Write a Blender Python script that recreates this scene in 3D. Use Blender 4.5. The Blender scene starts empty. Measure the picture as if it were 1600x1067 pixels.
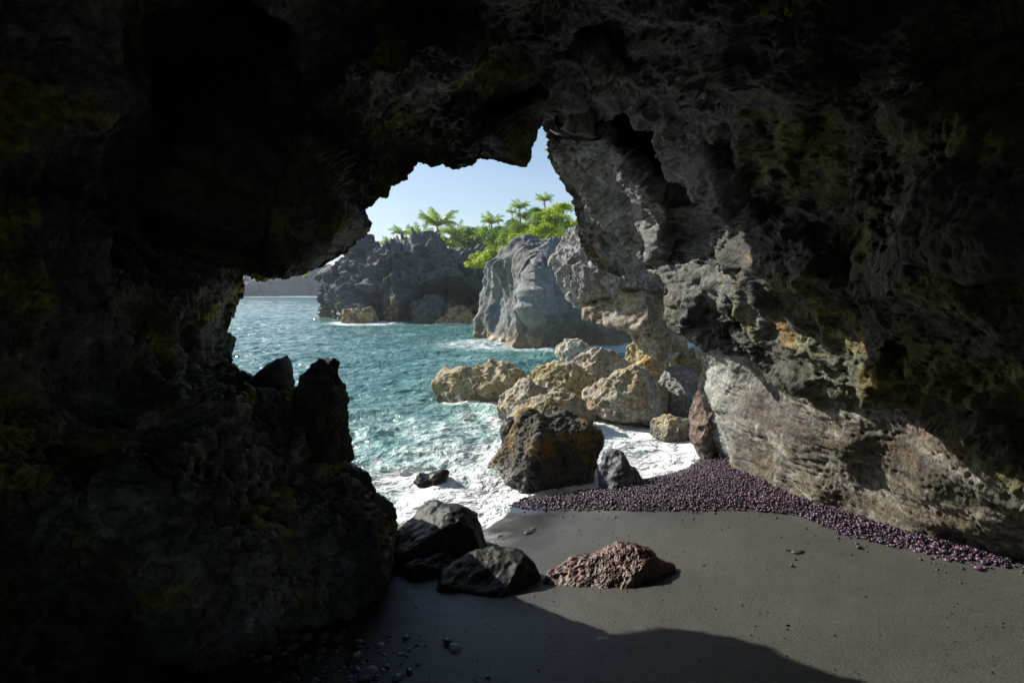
import bpy, bmesh, math, random
import numpy as np
from mathutils import Vector, Matrix
random.seed(7); RNG = np.random.default_rng(11)
SC = bpy.context.scene
COL = SC.collection

# ---------------------------------------------------------------- camera, sky, sun, exposure
H = 3.0; F = 888.9; PITCH = math.atan(81.5 / F)
cam = bpy.data.cameras.new('camera'); cam.sensor_width = 36; cam.lens = 20.0
cam.clip_start = 0.05; cam.clip_end = 5000
camo = bpy.data.objects.new('camera', cam); COL.objects.link(camo)
camo.location = (0, 0, H); camo.rotation_euler = (math.pi / 2 - PITCH, 0, 0)
SC.camera = camo

SUN_EL = math.radians(31); SUN_AZ = math.radians(55)          # azimuth: degrees left of straight ahead (+Y)
to_sun = Vector((-math.sin(SUN_AZ) * math.cos(SUN_EL), math.cos(SUN_AZ) * math.cos(SUN_EL), math.sin(SUN_EL)))
sl = bpy.data.lights.new('sun', 'SUN'); sl.energy = 4.6; sl.angle = math.radians(0.5); sl.color = (1.0, 0.93, 0.82)
slo = bpy.data.objects.new('sun', sl); COL.objects.link(slo)
slo.rotation_euler = to_sun.to_track_quat('Z', 'Y').to_euler(); slo.location = to_sun * 50

world = bpy.data.worlds.new('World'); SC.world = world; world.use_nodes = True
wn = world.node_tree; wn.nodes.clear()
def WN(t): return wn.nodes.new(t)
wout = WN('ShaderNodeOutputWorld'); wbg = WN('ShaderNodeBackground'); sky = WN('ShaderNodeTexSky')
sky.sky_type = 'NISHITA'; sky.sun_disc = False; sky.sun_elevation = SUN_EL
sky.sun_rotation = -SUN_AZ; sky.air_density = 1.0; sky.dust_density = 0.6; sky.ozone_density = 1.6
wbg.inputs[1].default_value = 0.085
tc = WN('ShaderNodeTexCoord'); mp = WN('ShaderNodeMapping'); mp.inputs['Scale'].default_value = (1.4, 1.4, 5.0)
cn = WN('ShaderNodeTexNoise'); cn.inputs['Scale'].default_value = 1.9; cn.inputs['Detail'].default_value = 7; cn.inputs['Roughness'].default_value = 0.55
cr = WN('ShaderNodeMapRange'); cr.inputs[1].default_value = 0.44; cr.inputs[2].default_value = 0.78; cr.inputs[3].default_value = 0.0; cr.inputs[4].default_value = 0.75
cm = WN('ShaderNodeMix'); cm.data_type = 'RGBA'; cm.inputs['B'].default_value = (4.0, 5.2, 6.9, 1)
wn.links.new(tc.outputs['Generated'], mp.inputs[0]); wn.links.new(mp.outputs[0], cn.inputs['Vector'])
wn.links.new(cn.outputs['Fac'], cr.inputs[0]); wn.links.new(cr.outputs[0], cm.inputs['Factor'])
wn.links.new(sky.outputs[0], cm.inputs['A']); wn.links.new(cm.outputs['Result'], wbg.inputs[0]); wn.links.new(wbg.outputs[0], wout.inputs[0])

SC.view_settings.view_transform = 'Standard'; SC.view_settings.look = 'None'
SC.view_settings.gamma = 1.0; SC.view_settings.use_curve_mapping = False
SC.view_settings.exposure = 0.65
SC.render.engine = 'CYCLES'
SC.cycles.max_bounces = 7; SC.cycles.diffuse_bounces = 4; SC.cycles.glossy_bounces = 3; SC.cycles.volume_bounces = 0
SC.cycles.use_denoising = True

# ---------------------------------------------------------------- pixel helpers (photograph 1600 x 1067)
ca, sa = math.cos(PITCH), math.sin(PITCH)
def ray(px, py):
    px = np.asarray(px, float); py = np.asarray(py, float)
    u = (px - 800) / F; v = (533.5 - py) / F
    return u, ca + v * sa, -sa + v * ca
def P(px, py, Y):
    x, y, z = ray(px, py); k = np.asarray(Y, float) / y
    return np.stack([x * k, y * k, H + z * k], -1)
def PZ(px, py, Z=0.0):
    x, y, z = ray(px, py); k = (Z - H) / z
    return np.stack([x * k, y * k, np.full_like(x * k, Z)], -1)
def proj(p):
    x = p[..., 0]; y = p[..., 1]; z = p[..., 2] - H
    d = y * ca - z * sa; v = y * sa + z * ca
    return 800 + F * x / d, 533.5 - F * v / d

# ---------------------------------------------------------------- noise
_T = 64
_g = RNG.normal(size=(_T ** 3, 3)).astype(np.float32); _g /= np.linalg.norm(_g, axis=1)[:, None]
_j = (RNG.random((_T ** 3, 3)).astype(np.float32) - 0.5) * 0.75 + 0.5
_q = RNG.random(_T ** 3).astype(np.float32)
def _idx(i, j, k): return ((i & 63) * _T + (j & 63)) * _T + (k & 63)
def perlin(p, off=0.0):
    p = p.astype(np.float32) + np.float32(off)
    i = np.floor(p).astype(np.int32); f = p - i
    w = f * f * f * (f * (f * 6 - 15) + 10)
    out = np.zeros(len(p), np.float32)
    for dx in (0, 1):
        wx = w[:, 0] if dx else 1 - w[:, 0]
        for dy in (0, 1):
            wy = w[:, 1] if dy else 1 - w[:, 1]
            for dz in (0, 1):
                wz = w[:, 2] if dz else 1 - w[:, 2]
                g = _g[_idx(i[:, 0] + dx, i[:, 1] + dy, i[:, 2] + dz)]
                out += wx * wy * wz * (g[:, 0] * (f[:, 0] - dx) + g[:, 1] * (f[:, 1] - dy) + g[:, 2] * (f[:, 2] - dz))
    return out * 1.6
def fbm(p, o=4, gain=0.5, lac=2.03, off=0.0, ridge=False):
    s = 0; a = 1.0; t = 0
    for k in range(o):
        n = perlin(p * lac ** k, off + 17.3 * k)
        if ridge: n = 1 - 2 * np.abs(n)
        s = s + a * n; t += a; a *= gain
    return s / t
def cells(p, off=0.0):
    """distance to nearest point, gap to second, random per-cell tilted plane, random per-cell value"""
    p = p.astype(np.float32) + np.float32(off)
    b = np.floor(p - 0.5).astype(np.int32)
    d1 = np.full(len(p), 9, np.float32); d2 = d1.copy(); pl = np.zeros(len(p), np.float32); v = pl.copy(); en = pl - 9
    for dx in (0, 1):
        for dy in (0, 1):
            for dz in (0, 1):
                c = b + np.array([dx, dy, dz], np.int32); ix = _idx(c[:, 0], c[:, 1], c[:, 2])
                r = p - (c + _j[ix]); d = np.sqrt((r * r).sum(1))
                g = _g[ix]; near = d < d1; en = np.maximum(en, .55 - 1.35 * d * d + .55 * (r * g).sum(1) + .35 * (_q[ix] - .5))
                d2 = np.where(near, d1, np.minimum(d2, d)); d1 = np.where(near, d, d1)
                pl = np.where(near, (r * g).sum(1), pl); v = np.where(near, _q[ix], v)
    fade = sst(0, .22, d2 - d1)
    return d1, d2 - d1, pl * fade, (v - .5) * fade + .5, en
def sst(a, b, x):
    t = np.clip((x - a) / (b - a), 0, 1); return t * t * (3 - 2 * t)
def mix(a, b, t):
    a = np.asarray(a, np.float32); b = np.asarray(b, np.float32)
    return a + (b - a) * t[:, None]
def polydist(x, y, poly, closed=True):
    poly = np.asarray(poly, float); n = len(poly); d = np.full(np.shape(x), 1e9); ins = np.zeros(np.shape(x), bool)
    for i in range(n if closed else n - 1):
        ax, ay = poly[i]; bx, by = poly[(i + 1) % n]
        ex, ey = bx - ax, by - ay; L = ex * ex + ey * ey + 1e-12
        t = np.clip(((x - ax) * ex + (y - ay) * ey) / L, 0, 1)
        d = np.minimum(d, np.hypot(x - ax - t * ex, y - ay - t * ey))
        if closed:
            c = ((ay > y) != (by > y)) & (x < (bx - ax) * (y - ay) / ((by - ay) if by != ay else 1e-9) + ax)
            ins ^= c
    return np.where(ins, d, -d) if closed else d

# ---------------------------------------------------------------- mesh helpers
def mesh(name, verts, faces, mat, parent=None, attrs=None, smooth=True, data_only=False):
    verts = np.asarray(verts, np.float32); faces = np.asarray(faces, np.int32); k = faces.shape[1]
    me = bpy.data.meshes.new(name); me.vertices.add(len(verts)); me.vertices.foreach_set('co', verts.ravel())
    me.loops.add(faces.size); me.loops.foreach_set('vertex_index', faces.ravel())
    me.polygons.add(len(faces)); me.polygons.foreach_set('loop_start', np.arange(0, faces.size, k, dtype=np.int32))
    me.polygons.foreach_set('loop_total', np.full(len(faces), k, np.int32))
    me.polygons.foreach_set('use_smooth', np.full(len(faces), smooth))
    for an, v in (attrs or {}).items():
        v = np.asarray(v, np.float32)
        if v.ndim == 1:
            a = me.attributes.new(an, 'FLOAT', 'POINT'); a.data.foreach_set('value', v)
        else:
            a = me.attributes.new(an, 'FLOAT_COLOR', 'POINT')
            a.data.foreach_set('color', np.concatenate([v[:, :3], np.ones((len(v), 1), np.float32)], 1).ravel())
    me.materials.append(mat); me.update(calc_edges=True); me.validate()
    if data_only: return me
    return link(name, me, parent)
def link(name, me, parent=None, loc=None):
    o = bpy.data.objects.new(name, me); COL.objects.link(o)
    if parent: o.parent = parent
    if loc is not None: o.location = loc
    return o
def tag(o, label=None, cat=None, group=None, kind=None):
    if label: o['label'] = label
    if cat: o['category'] = cat
    if group: o['group'] = group
    if kind: o['kind'] = kind
    return o
def grid_faces(n, m, flip=False):
    i = np.arange(n - 1)[:, None]; j = np.arange(m - 1)[None, :]
    a = (i * m + j).ravel(); b = a + 1; c = a + m + 1; d = a + m
    return np.stack([a, d, c, b] if flip else [a, b, c, d], 1)
def grid_normals(G):
    du = np.gradient(G, axis=0); dv = np.gradient(G, axis=1)
    n = np.cross(du, dv); return n / (np.linalg.norm(n, axis=-1, keepdims=True) + 1e-9)
def vnormals(V, Fc):
    a, b, c = V[Fc[:, 0]], V[Fc[:, 1]], V[Fc[:, 2]]
    fn = np.cross(b - a, c - a); n = np.zeros_like(V)
    for k in range(3):
        for ax in range(3): n[:, ax] += np.bincount(Fc[:, k], fn[:, ax], len(V))
    return n / (np.linalg.norm(n, axis=1)[:, None] + 1e-12)
_ico = {}
def ico(s):
    if s not in _ico:
        bm = bmesh.new(); bmesh.ops.create_icosphere(bm, subdivisions=s, radius=1)
        _ico[s] = (np.array([v.co[:] for v in bm.verts]), np.array([[v.index for v in f.verts] for f in bm.faces])); bm.free()
    return _ico[s]

# ---------------------------------------------------------------- materials
class Mat:
    def __init__(s, name):
        s.m = bpy.data.materials.new(name); s.m.use_nodes = True; s.t = s.m.node_tree; s.t.nodes.clear()
        s.out = s.n('ShaderNodeOutputMaterial'); s.b = s.n('ShaderNodeBsdfPrincipled'); s.l(s.b.outputs[0], s.out.inputs[0])
    def n(s, t, **k):
        x = s.t.nodes.new(t)
        for a, v in k.items(): setattr(x, a, v)
        return x
    def l(s, a, b): s.t.links.new(a, b)
    def coord(s): return s.n('ShaderNodeTexCoord').outputs['Object']
    def noise(s, scale, detail=4, rough=0.55, vec=None, dist=0.0):
        x = s.n('ShaderNodeTexNoise'); x.inputs['Scale'].default_value = scale; x.inputs['Detail'].default_value = detail
        x.inputs['Roughness'].default_value = rough; x.inputs['Distortion'].default_value = dist
        s.l(vec or s.coord(), x.inputs['Vector']); return x.outputs['Fac']
    def vor(s, scale, feature='F1', vec=None, rnd=1.0):
        x = s.n('ShaderNodeTexVoronoi', feature=feature); x.inputs['Scale'].default_value = scale; x.inputs['Randomness'].default_value = rnd
        s.l(vec or s.coord(), x.inputs['Vector']); return x
    def rng(s, v, a, b, c=0.0, d=1.0, smooth=True):
        x = s.n('ShaderNodeMapRange'); 
        if smooth: x.interpolation_type = 'SMOOTHSTEP'
        for i, q in enumerate((a, b, c, d)): x.inputs[i + 1].default_value = q
        s.l(v, x.inputs[0]); return x.outputs[0]
    def math(s, op, a, b=None):
        x = s.n('ShaderNodeMath', operation=op)
        for i, q in enumerate((a, b)):
            if q is None: continue
            if isinstance(q, (int, float)): x.inputs[i].default_value = q
            else: s.l(q, x.inputs[i])
        return x.outputs[0]
    def mix(s, f, a, b, blend='MIX'):
        x = s.n('ShaderNodeMix', data_type='RGBA', blend_type=blend)
        for key, q in (('Factor', f), ('A', a), ('B', b)):
            if isinstance(q, (int, float)): x.inputs[key].default_value = q
            elif isinstance(q, tuple): x.inputs[key].default_value = (*q, 1)
            else: s.l(q, x.inputs[key])
        return x.outputs['Result']
    def attr(s, name, col=False):
        x = s.n('ShaderNodeAttribute', attribute_name=name); return x.outputs['Color' if col else 'Fac']
    def bump(s, h, strength, dist, prev=None):
        x = s.n('ShaderNodeBump'); x.inputs['Strength'].default_value = strength; x.inputs['Distance'].default_value = dist
        s.l(h, x.inputs['Height'])
        if prev is not None: s.l(prev, x.inputs['Normal'])
        return x.outputs[0]
    def set(s, **k):
        for a, v in k.items():
            i = s.b.inputs[a.replace('_', ' ')]
            if isinstance(v, (int, float)): i.default_value = v
            elif isinstance(v, tuple): i.default_value = (*v, 1)
            else: s.l(v, i)
        return s.m

def rock_material(name, scale=1.0, rough=0.85, bump=1.0, wet_rough=0.3, pits=1.0, con=1.0):
    M = Mat(name); co = M.coord()
    n1 = M.noise(9 * scale, 6, 0.65, co); n2 = M.noise(38 * scale, 5, 0.7, co)
    v = M.vor(16 * scale, 'F1', co); pv = M.rng(v.outputs['Distance'], 0.0, 0.35)
    f = M.rng(n1, 0.25, 0.75, 1 - .55 * con, 1 + .6 * con); f2 = M.rng(n2, 0.25, 0.75, 1 - .4 * con, 1 + .45 * con)
    col = M.mix(1.0, M.attr('alb', True), M.math('MULTIPLY', f, f2), 'MULTIPLY')
    b = M.bump(n1, 0.9 * bump, 0.07 / scale)
    b = M.bump(pv, 0.45 * bump * pits, 0.02 / scale, b)
    b = M.bump(n2, 1.0 * bump, 0.02 / scale, b)
    w = M.attr('wet')
    r = M.math('ADD', M.math('MULTIPLY', w, wet_rough - rough), M.rng(n2, 0.3, 0.7, rough - 0.1, rough + 0.08))
    return M.set(Base_Color=col, Roughness=r, Normal=b)
M_cave = rock_material('cave_lava', 1.0, 0.78, 1.0, 0.3)
M_rock = rock_material('boulder_rock', 1.5, 0.85, 0.9, 0.22)
M_smooth = rock_material('smooth_wet_rock', 1.2, 0.65, 0.3, 0.3, 0.3)
M_smooth.node_tree.nodes['Principled BSDF'].inputs['Specular IOR Level'].default_value = .14
M_red = rock_material('wet_red_rock', 0.9, 0.75, 0.4, 0.3, 1.0)
M_far = rock_material('far_lava', 0.4, 0.9, 1.0, 0.4)
M_stack = rock_material('stack_rock', 0.5, 0.85, 0.55, 0.35, 0.3, .6)

# ---------------------------------------------------------------- ground (black sand beach and sea bed)
shore_px = [(380, 930), (480, 885), (560, 858), (650, 838), (740, 832), (772, 812), (788, 795), (830, 783), (925, 772), (985, 760), (1030, 752),
            (1070, 740), (1096, 722), (1100, 706), (1082, 692), (1045, 682), (1010, 680), (1050, 668), (1095, 655)]
shore = PZ([p[0] for p in shore_px], [p[1] for p in shore_px], 0.0)[:, :2]
beach = np.concatenate([[[-30, 7.0]], shore, [[8, 12.0], [30, 12.0], [30, -20], [-30, -20]]])
def ground_z(x, y):
    sh = np.shape(x); x = np.ravel(np.asarray(x, float)); y = np.ravel(np.asarray(y, float))
    d = polydist(x, y, beach)
    z = np.where(d > 0, 1.35 * (1 - np.exp(-np.maximum(d, 0) / 4.4)), np.maximum(-2.5, 0.38 * d))
    z = z + 0.05 * np.exp(-((x - 2.6) ** 2 + (y - 7.6) ** 2) / 1.2) * sst(0, .5, d)
    z = z + sst(3.1, 4.2, x + 0.12 * (y - 6)) * 0.12 * sst(0, .4, d)
    return z.reshape(sh)
def ground_hit(px, py):
    """world point where the view ray through a pixel of the photograph meets the beach"""
    px = np.asarray(px, float); py = np.asarray(py, float); Z = np.full(np.shape(px), 0.5)
    for _ in range(25):
        p = PZ(px, py, 0) if _ == 0 else q
        x, y, z = ray(px, py); k = (Z - H) / z; q = np.stack([x * k, y * k, Z], -1)
        Z = 0.5 * Z + 0.5 * np.maximum(ground_z(q[..., 0], q[..., 1]), 0)
    return q

# ---------------------------------------------------------------- cave: one inner rock surface, split in walls and roof
rim = [(610, 990, 4.6), (600, 940, 4.65), (606, 900, 4.75), (616, 865, 4.85), (622, 825, 4.95), (612, 790, 5.0), (588, 770, 5.05), (578, 740, 5.05), (560, 733, 5.05), (542, 722, 5.05), (536, 690, 5.05),
       (530, 660, 5.05), (532, 635, 5.05), (512, 612, 5.05), (480, 606, 5.1), (450, 602, 5.2), (405, 594, 5.4), (385, 586, 5.6), (362, 568, 5.8), (364, 545, 5.9), (364, 525, 6.0), (352, 517, 6.0),
       (360, 500, 6.2), (370, 478, 6.4), (381, 466, 6.2), (379, 440, 5.9), (381, 423, 5.5), (400, 427, 5.2), (440, 431, 5.0), (475, 427, 5.0), (505, 416, 5.0), (545, 392, 5.0),
       (568, 370, 5.0), (579, 353, 5.0), (572, 342, 5.05), (561, 333, 5.1), (582, 322, 5.15), (590, 310, 5.2), (606, 308, 5.25), (613, 291, 5.3), (638, 282, 5.4), (645, 268, 5.4), (652, 254, 5.5),
       (672, 262, 5.6), (690, 258, 5.65), (708, 264, 5.7), (738, 259, 5.8), (752, 249, 5.85), (770, 250, 5.8), (790, 256, 5.8), (821, 262, 5.9), (826, 236, 6.1), (838, 212, 6.4), (846, 193, 6.8),
       (850, 201, 7.6), (856, 213, 8.2), (856, 240, 8.8), (866, 266, 9.4), (882, 290, 9.9), (891, 308, 10.3), (898, 328, 10.6), (903, 360, 10.8), (909, 388, 11.0), (922, 408, 11.0), (940, 422, 11.0),
       (966, 432, 10.8), (988, 421, 10.4), (1008, 419, 10.0), (1030, 430, 9.5), (1040, 448, 9.2), (1036, 475, 9.0), (1044, 503, 9.0), (1068, 530, 9.0), (1096, 547, 9.2), (1098, 575, 9.3), (1090, 602, 9.3),
       (1100, 640, 9.2), (1112, 680, 9.1), (1124, 715, 9.0), (1138, 745, 9.0), (1150, 790, 9.0)]
outer = {0: (250, 1600), 10: (-380, 1050), 21: (-380, 560), 26: (-380, 300), 33: (-250, -150), 35: (-50, -380), 46: (650, -380), 53: (950, -380), 59: (1450, -380), 65: (1980, -150),
         70: (1980, 300), 75: (1980, 760), 80: (1980, 1180)}
RX = np.array(rim, float); k_out = sorted(outer); OX = np.stack([np.interp(np.arange(len(rim)), k_out, [outer[k][c] for k in k_out]) for c in (0, 1)], 1)
NS, NT = 1280, 430
arc = np.concatenate([[0], np.cumsum(np.hypot(*np.diff(RX[:, :2], axis=0).T))]); sA = np.linspace(0, arc[-1], NS)
R = np.stack([np.interp(sA, arc, RX[:, c]) for c in range(3)], 1); O = np.stack([np.interp(sA, arc, OX[:, c]) for c in range(2)], 1)
for c in (0, 1):                                    # smooth the outer targets so neighbouring lines fan out evenly
    k = np.ones(61) / 61; pad = np.pad(O[:, c], 30, 'edge'); O[:, c] = np.convolve(pad, k, 'valid')
jit = fbm(np.stack([sA * 0.11, sA * 0, sA * 0], 1), 4, 0.6) * 4.5
dirv = O - R[:, :2]; dirv /= np.linalg.norm(dirv, axis=1)[:, None]
R[:, :2] += dirv * (jit[:, None])
T = np.linspace(0, 1, NT) ** 1.25
PX = R[:, None, 0] + (O[:, None, 0] - R[:, None, 0]) * T[None]; PY = R[:, None, 1] + (O[:, None, 1] - R[:, None, 1]) * T[None]
def hitY(px, py): return float(ground_hit(px, py)[1])
ctrl = [(x, y, d) for (x, y, d) in rim[::2]] + [
    (300, 700, 3.5), (450, 800, 4.1), (520, 880, 4.3), (300, 900, 3.2), (150, 800, 2.8), (0, 700, 2.4), (0, 1000, 2.1), (250, 550, 4.4), (150, 430, 4.1), (0, 450, 3.2), (300, 450, 5.1), (350, 480, 5.8), (420, 640, 4.9),
    (-380, 700, 1.8), (-380, 1300, 1.3), (100, 1500, 1.8),
    (580, 915, hitY(580, 915) + .05), (500, 965, hitY(500, 965)), (400, 1020, hitY(400, 1020)), (250, 1067, hitY(250, 1067)),
    (330, 300, 5.4), (400, 220, 5.4), (300, 150, 5.2), (400, 80, 4.8), (100, 200, 3.8), (0, 0, 2.9), (-380, -380, 2.1), (-380, 200, 2.4), (300, -150, 3.2),
    (520, 120, 4.6), (600, 50, 4.2), (620, 200, 5.0), (720, 200, 5.5), (800, 0, 4.2), (800, 100, 5.4), (700, -380, 2.7), (1000, -380, 2.8),
    (480, 300, 4.9), (950, 150, 7.2), (900, 250, 8.8), (1000, 300, 8.2), (900, 60, 5.6), (1100, 200, 6.0), (1100, 350, 7.2), (1000, 80, 5.6), (1200, 100, 4.6), (1200, 300, 5.4), (1400, 100, 3.7),
    (1400, 300, 3.9), (1600, 100, 3.0), (1600, 400, 2.95), (1980, -380, 2.2), (1980, 300, 2.2), (1980, 800, 2.8), (1200, 500, 6.2), (1400, 600, 4.3), (1600, 650, 3.35), (1300, 700, 5.3), (1160, 600, 7.9), (1200, 700, 7.0), (1450, 750, 4.4), (1250, 650, 5.9), (1350, 760, 5.4)] + \
    [(x, y + o, hitY(x, y)) for (x, y) in ((1150, 742), (1250, 786), (1370, 826), (1500, 858), (1600, 882), (1750, 915)) for o in (0, 60)]
ctrl = np.array(ctrl)
def rbf_fit(c, v):
    A = np.hypot(c[:, None, 0] - c[None, :, 0], c[:, None, 1] - c[None, :, 1]) + 0
    n = len(c); Pm = np.concatenate([np.ones((n, 1)), c / 1000], 1)
    K = np.block([[A + np.eye(n) * -6.0, Pm], [Pm.T, np.zeros((3, 3))]])
    return np.linalg.solve(K, np.concatenate([v, np.zeros(3)]))
wts = rbf_fit(ctrl[:, :2], 1 / ctrl[:, 2])
px_, py_ = PX.ravel(), PY.ravel(); disp = wts[-3] + wts[-2] * px_ / 1000 + wts[-1] * py_ / 1000
for i, c in enumerate(ctrl): disp += wts[i] * np.hypot(px_ - c[0], py_ - c[1])
Yd = 1 / np.clip(disp, 0.06, 1.0)
Yr = np.repeat(R[:, 2], NT); wr = sst(0, 45, np.hypot(px_ - np.repeat(R[:, 0], NT), py_ - np.repeat(R[:, 1], NT)))
Yd = Yr + (Yd - Yr) * wr
# large forms: masses that stand out (+ metres towards the viewer) or hollows (-), with the width of their flank
forms = [([(468, 190), (500, 235), (538, 315), (585, 352), (565, 390), (512, 430), (462, 440), (438, 390), (436, 300)], 1.1, 12),
         ([(250, 120), (420, 60), (440, 180), (430, 380), (400, 400), (240, 395), (180, 300)], -1.0, 60),
         ([(745, 262), (770, 180), (850, 140), (860, 190), (835, 225), (822, 275)], .45, 14),
         ([(500, 160), (640, 150), (820, 130), (840, 60), (700, 40), (520, 80)], .45, 30),
         ([(930, 150), (985, 170), (1040, 235), (1030, 262), (985, 225), (945, 185)], -1.3, 22),
         ([(860, 80), (940, 60), (1000, 110), (960, 140), (890, 130)], .7, 25),
         ([(860, 140), (905, 130), (900, 190), (870, 250), (858, 215)], -.7, 18),
         ([(905, 130), (950, 190), (1010, 250), (1060, 330), (1040, 400), (960, 330), (915, 250)], .5, 22),
         ([(1060, 230), (1130, 250), (1200, 330), (1190, 380), (1110, 330)], .4, 20),
         ([(1040, 405), (1090, 400), (1140, 440), (1150, 500), (1100, 548), (1050, 530), (1020, 470)], .5, 16),
         ([(1085, 556), (1200, 600), (1300, 640), (1420, 640), (1500, 700), (1620, 830), (1900, 900), (1900, 300), (1500, 100), (1150, 400)], .45, 26),
         ([(1180, 340), (1290, 360), (1330, 450), (1260, 520), (1180, 470)], .5, 45),
         ([(1340, 380), (1480, 420), (1510, 540), (1400, 580), (1330, 500)], -.45, 50),
         ([(1440, 180), (1600, 160), (1700, 350), (1560, 400), (1450, 320)], .5, 50),
         ([(1150, 30), (1300, 20), (1330, 130), (1250, 200), (1160, 140)], .5, 40),
         ([(200, 585), (330, 590), (500, 615), (540, 690), (570, 740), (630, 790), (640, 880), (560, 940), (420, 1010), (250, 1000), (150, 800)], .45, 40),
         ([(30, 300), (150, 280), (170, 400), (120, 470), (20, 440)], .4, 30),
         ([(330, 430), (400, 440), (380, 560), (300, 590), (200, 560), (240, 450)], .25, 25)]
for poly, amp, wd in forms:
    sd = polydist(px_, py_, poly); Yd -= amp * sst(-wd * .5, wd, sd) * (Yd / 6) * (0.35 + 0.65 * wr)
G = P(px_, py_, Yd).reshape(NS, NT, 3)
N = grid_normals(G); tocam = np.array([0, 0, H]) - G
sg = np.sign((N * tocam).sum(-1, keepdims=True)); N *= sg
gk = np.ones(9) / 9
for ax in (0, 1):
    N = np.apply_along_axis(lambda m: np.convolve(np.pad(m, 4, 'edge'), gk, 'valid'), ax, N)
N /= np.linalg.norm(N, axis=-1, keepdims=True)
Pv = G.reshape(-1, 3).astype(np.float32); Nv = N.reshape(-1, 3)
left0 = sst(900, 500, px_) * sst(380, 480, py_)
low = sst(640, 700, py_ - (px_ - 1100) * 0.33) * sst(1060, 1100, px_)           # smoother, paler band at the foot of the right wall
low = np.maximum(low, sst(40, -18, polydist(px_, py_, [(1085, 556), (1200, 600), (1300, 640), (1420, 640), (1500, 700), (1620, 830), (1900, 900), (1900, 300), (1500, 100), (1150, 400)])) * (py_ > 540) * (px_ > 1080))
sp = Pv @ np.array([[.5, 0, 0], [0, .16, 0], [0, 0, 1]], np.float32)
slab = np.max([sst(-4, 14, polydist(px_, py_, forms[q_][0])) for q_ in (0, 2)], 0); rough_ = (1 - .85 * low) * (1 - .6 * slab) * (1 + .55 * left0 + .4 * sst(1100, 1250, px_))
def smooth_normals(Vf, w):
    n = grid_normals(Vf.reshape(NS, NT, 3)) * (1 if NSIGN > 0 else -1); k = np.ones(w) / w
    for ax in (0, 1): n = np.apply_along_axis(lambda m: np.convolve(np.pad(m, w // 2, 'edge'), k, 'valid'), ax, n)
    return (n / (np.linalg.norm(n, axis=-1, keepdims=True) + 1e-9)).reshape(-1, 3)
NSIGN = float(np.sign((grid_normals(G) * tocam).sum(-1).mean()))
warp = np.stack([perlin(Pv * 1.1, 3), perlin(Pv * 1.1, 31), perlin(Pv * 1.1, 57)], 1) * .22
Pw = (Pv + warp) @ np.array([[.95, .1, .3], [-.1, .8, .1], [-.3, -.1, 1.0]], np.float32)
c1 = cells(Pw * .95, 5); c2 = cells(Pw * 2.4, 9)
side = sst(-.15, .15, perlin(Pv * .8, 71)) * 2 - 1
d = (-.42 * c1[4] + .12) * wr * (1 - .6 * low) * (1 - .7 * slab) + .2 * fbm(Pv * .8, 2, off=88) * wr
d += (-.17 * c2[4] * np.where(px_ > 0, 1, 1)) * (.35 + .65 * wr) * (1 - .6 * low) * (1 - .4 * slab)
P1 = (Pv + Nv * d[:, None]).astype(np.float32); N1 = smooth_normals(P1, 5)
c3 = cells(P1 * 5.2 + warp * 2, 2); c3b = cells(P1 * 7.5, 22)
knobby = sst(-.05, .25, fbm(P1 * .9, 3, off=61) + .25 * sst(450, 650, py_) - .1)      # lumpy lava here, scalloped faces there
d2_ = rough_ * (.085 * c3[4] * (knobby * 1.7 - .7) + .03 * fbm(P1 * 8, 3, off=8, ridge=True) - .05 * sst(0, .4, c3b[1]) * knobby)
d2_ += low * (.05 * fbm(sp * 3.0, 4, off=14, ridge=True) + .018 * fbm(sp * 11, 3, off=18, ridge=True) - .05 * c2[4] * .6)
P2 = (P1 + N1 * (d2_ * np.clip(Yd / 6, .5, 1.1))[:, None]).astype(np.float32); N2 = smooth_normals(P2, 3)
c4 = cells(P2 * 14, 7)
d3_ = (1 - .15 * low) * (1 - .4 * slab) * (.016 * fbm(P2 * 21, 3, .6, off=28, ridge=True) - .036 * sst(.38, .05, c4[0]))
Pd = P2 + N2 * d3_[:, None]
G2 = Pd.reshape(NS, NT, 3)
# albedo
moss = sst(.02, .42, fbm(Pv * 1.5, 4, off=40)); och = sst(.12, .4, fbm(Pv * 2.6, 4, off=60)); gry = sst(-.2, .3, fbm(Pv * 1.0, 4, off=80))
left = sst(900, 500, px_)
A = mix((.045, .046, .042), (.125, .13, .12), gry)
A = A + (np.array([.17, .165, .022]) - A) * (np.clip(moss + .25 * sst(1150, 1300, px_), 0, 1) * (.7 + .25 * left) * (1 - .75 * sst(620, 300, py_) * sst(830, 880, px_) * sst(1250, 1050, px_)))[:, None]
A = A + (np.array([.26, .16, .025]) - A) * (och * .6 * sst(0, .3, fbm(Pv * .7, 2, off=90) + .12))[:, None]
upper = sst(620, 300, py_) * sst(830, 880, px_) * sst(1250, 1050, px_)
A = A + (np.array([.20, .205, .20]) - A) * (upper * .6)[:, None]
pale = mix((.085, .08, .065), (.24, .225, .19), sst(-.2, .35, fbm(sp * 2.5, 4, off=21) + .6 * fbm(Pv * 5, 4, .65, off=24)))
rust = sst(.05, .35, fbm(sp * 3.5, 4, off=33)); pale += (np.array([.075, .045, .025]) - pale) * (rust * .75)[:, None]
crk = sst(.72, .9, fbm(sp * 4.2, 2, off=44, ridge=True)); pale += (np.array([.05, .04, .03]) - pale) * (crk * .8)[:, None]
foot = sst(0.9, 0.2, Pv[:, 2] - ground_z(Pv[:, 0], Pv[:, 1])); pale += (np.array([.095, .075, .03]) - pale) * (foot * .55 * sst(-.1, .2, fbm(Pv * 5, 3, off=3)))[:, None]
A = A + (pale - A) * (low * .9)[:, None]
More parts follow.
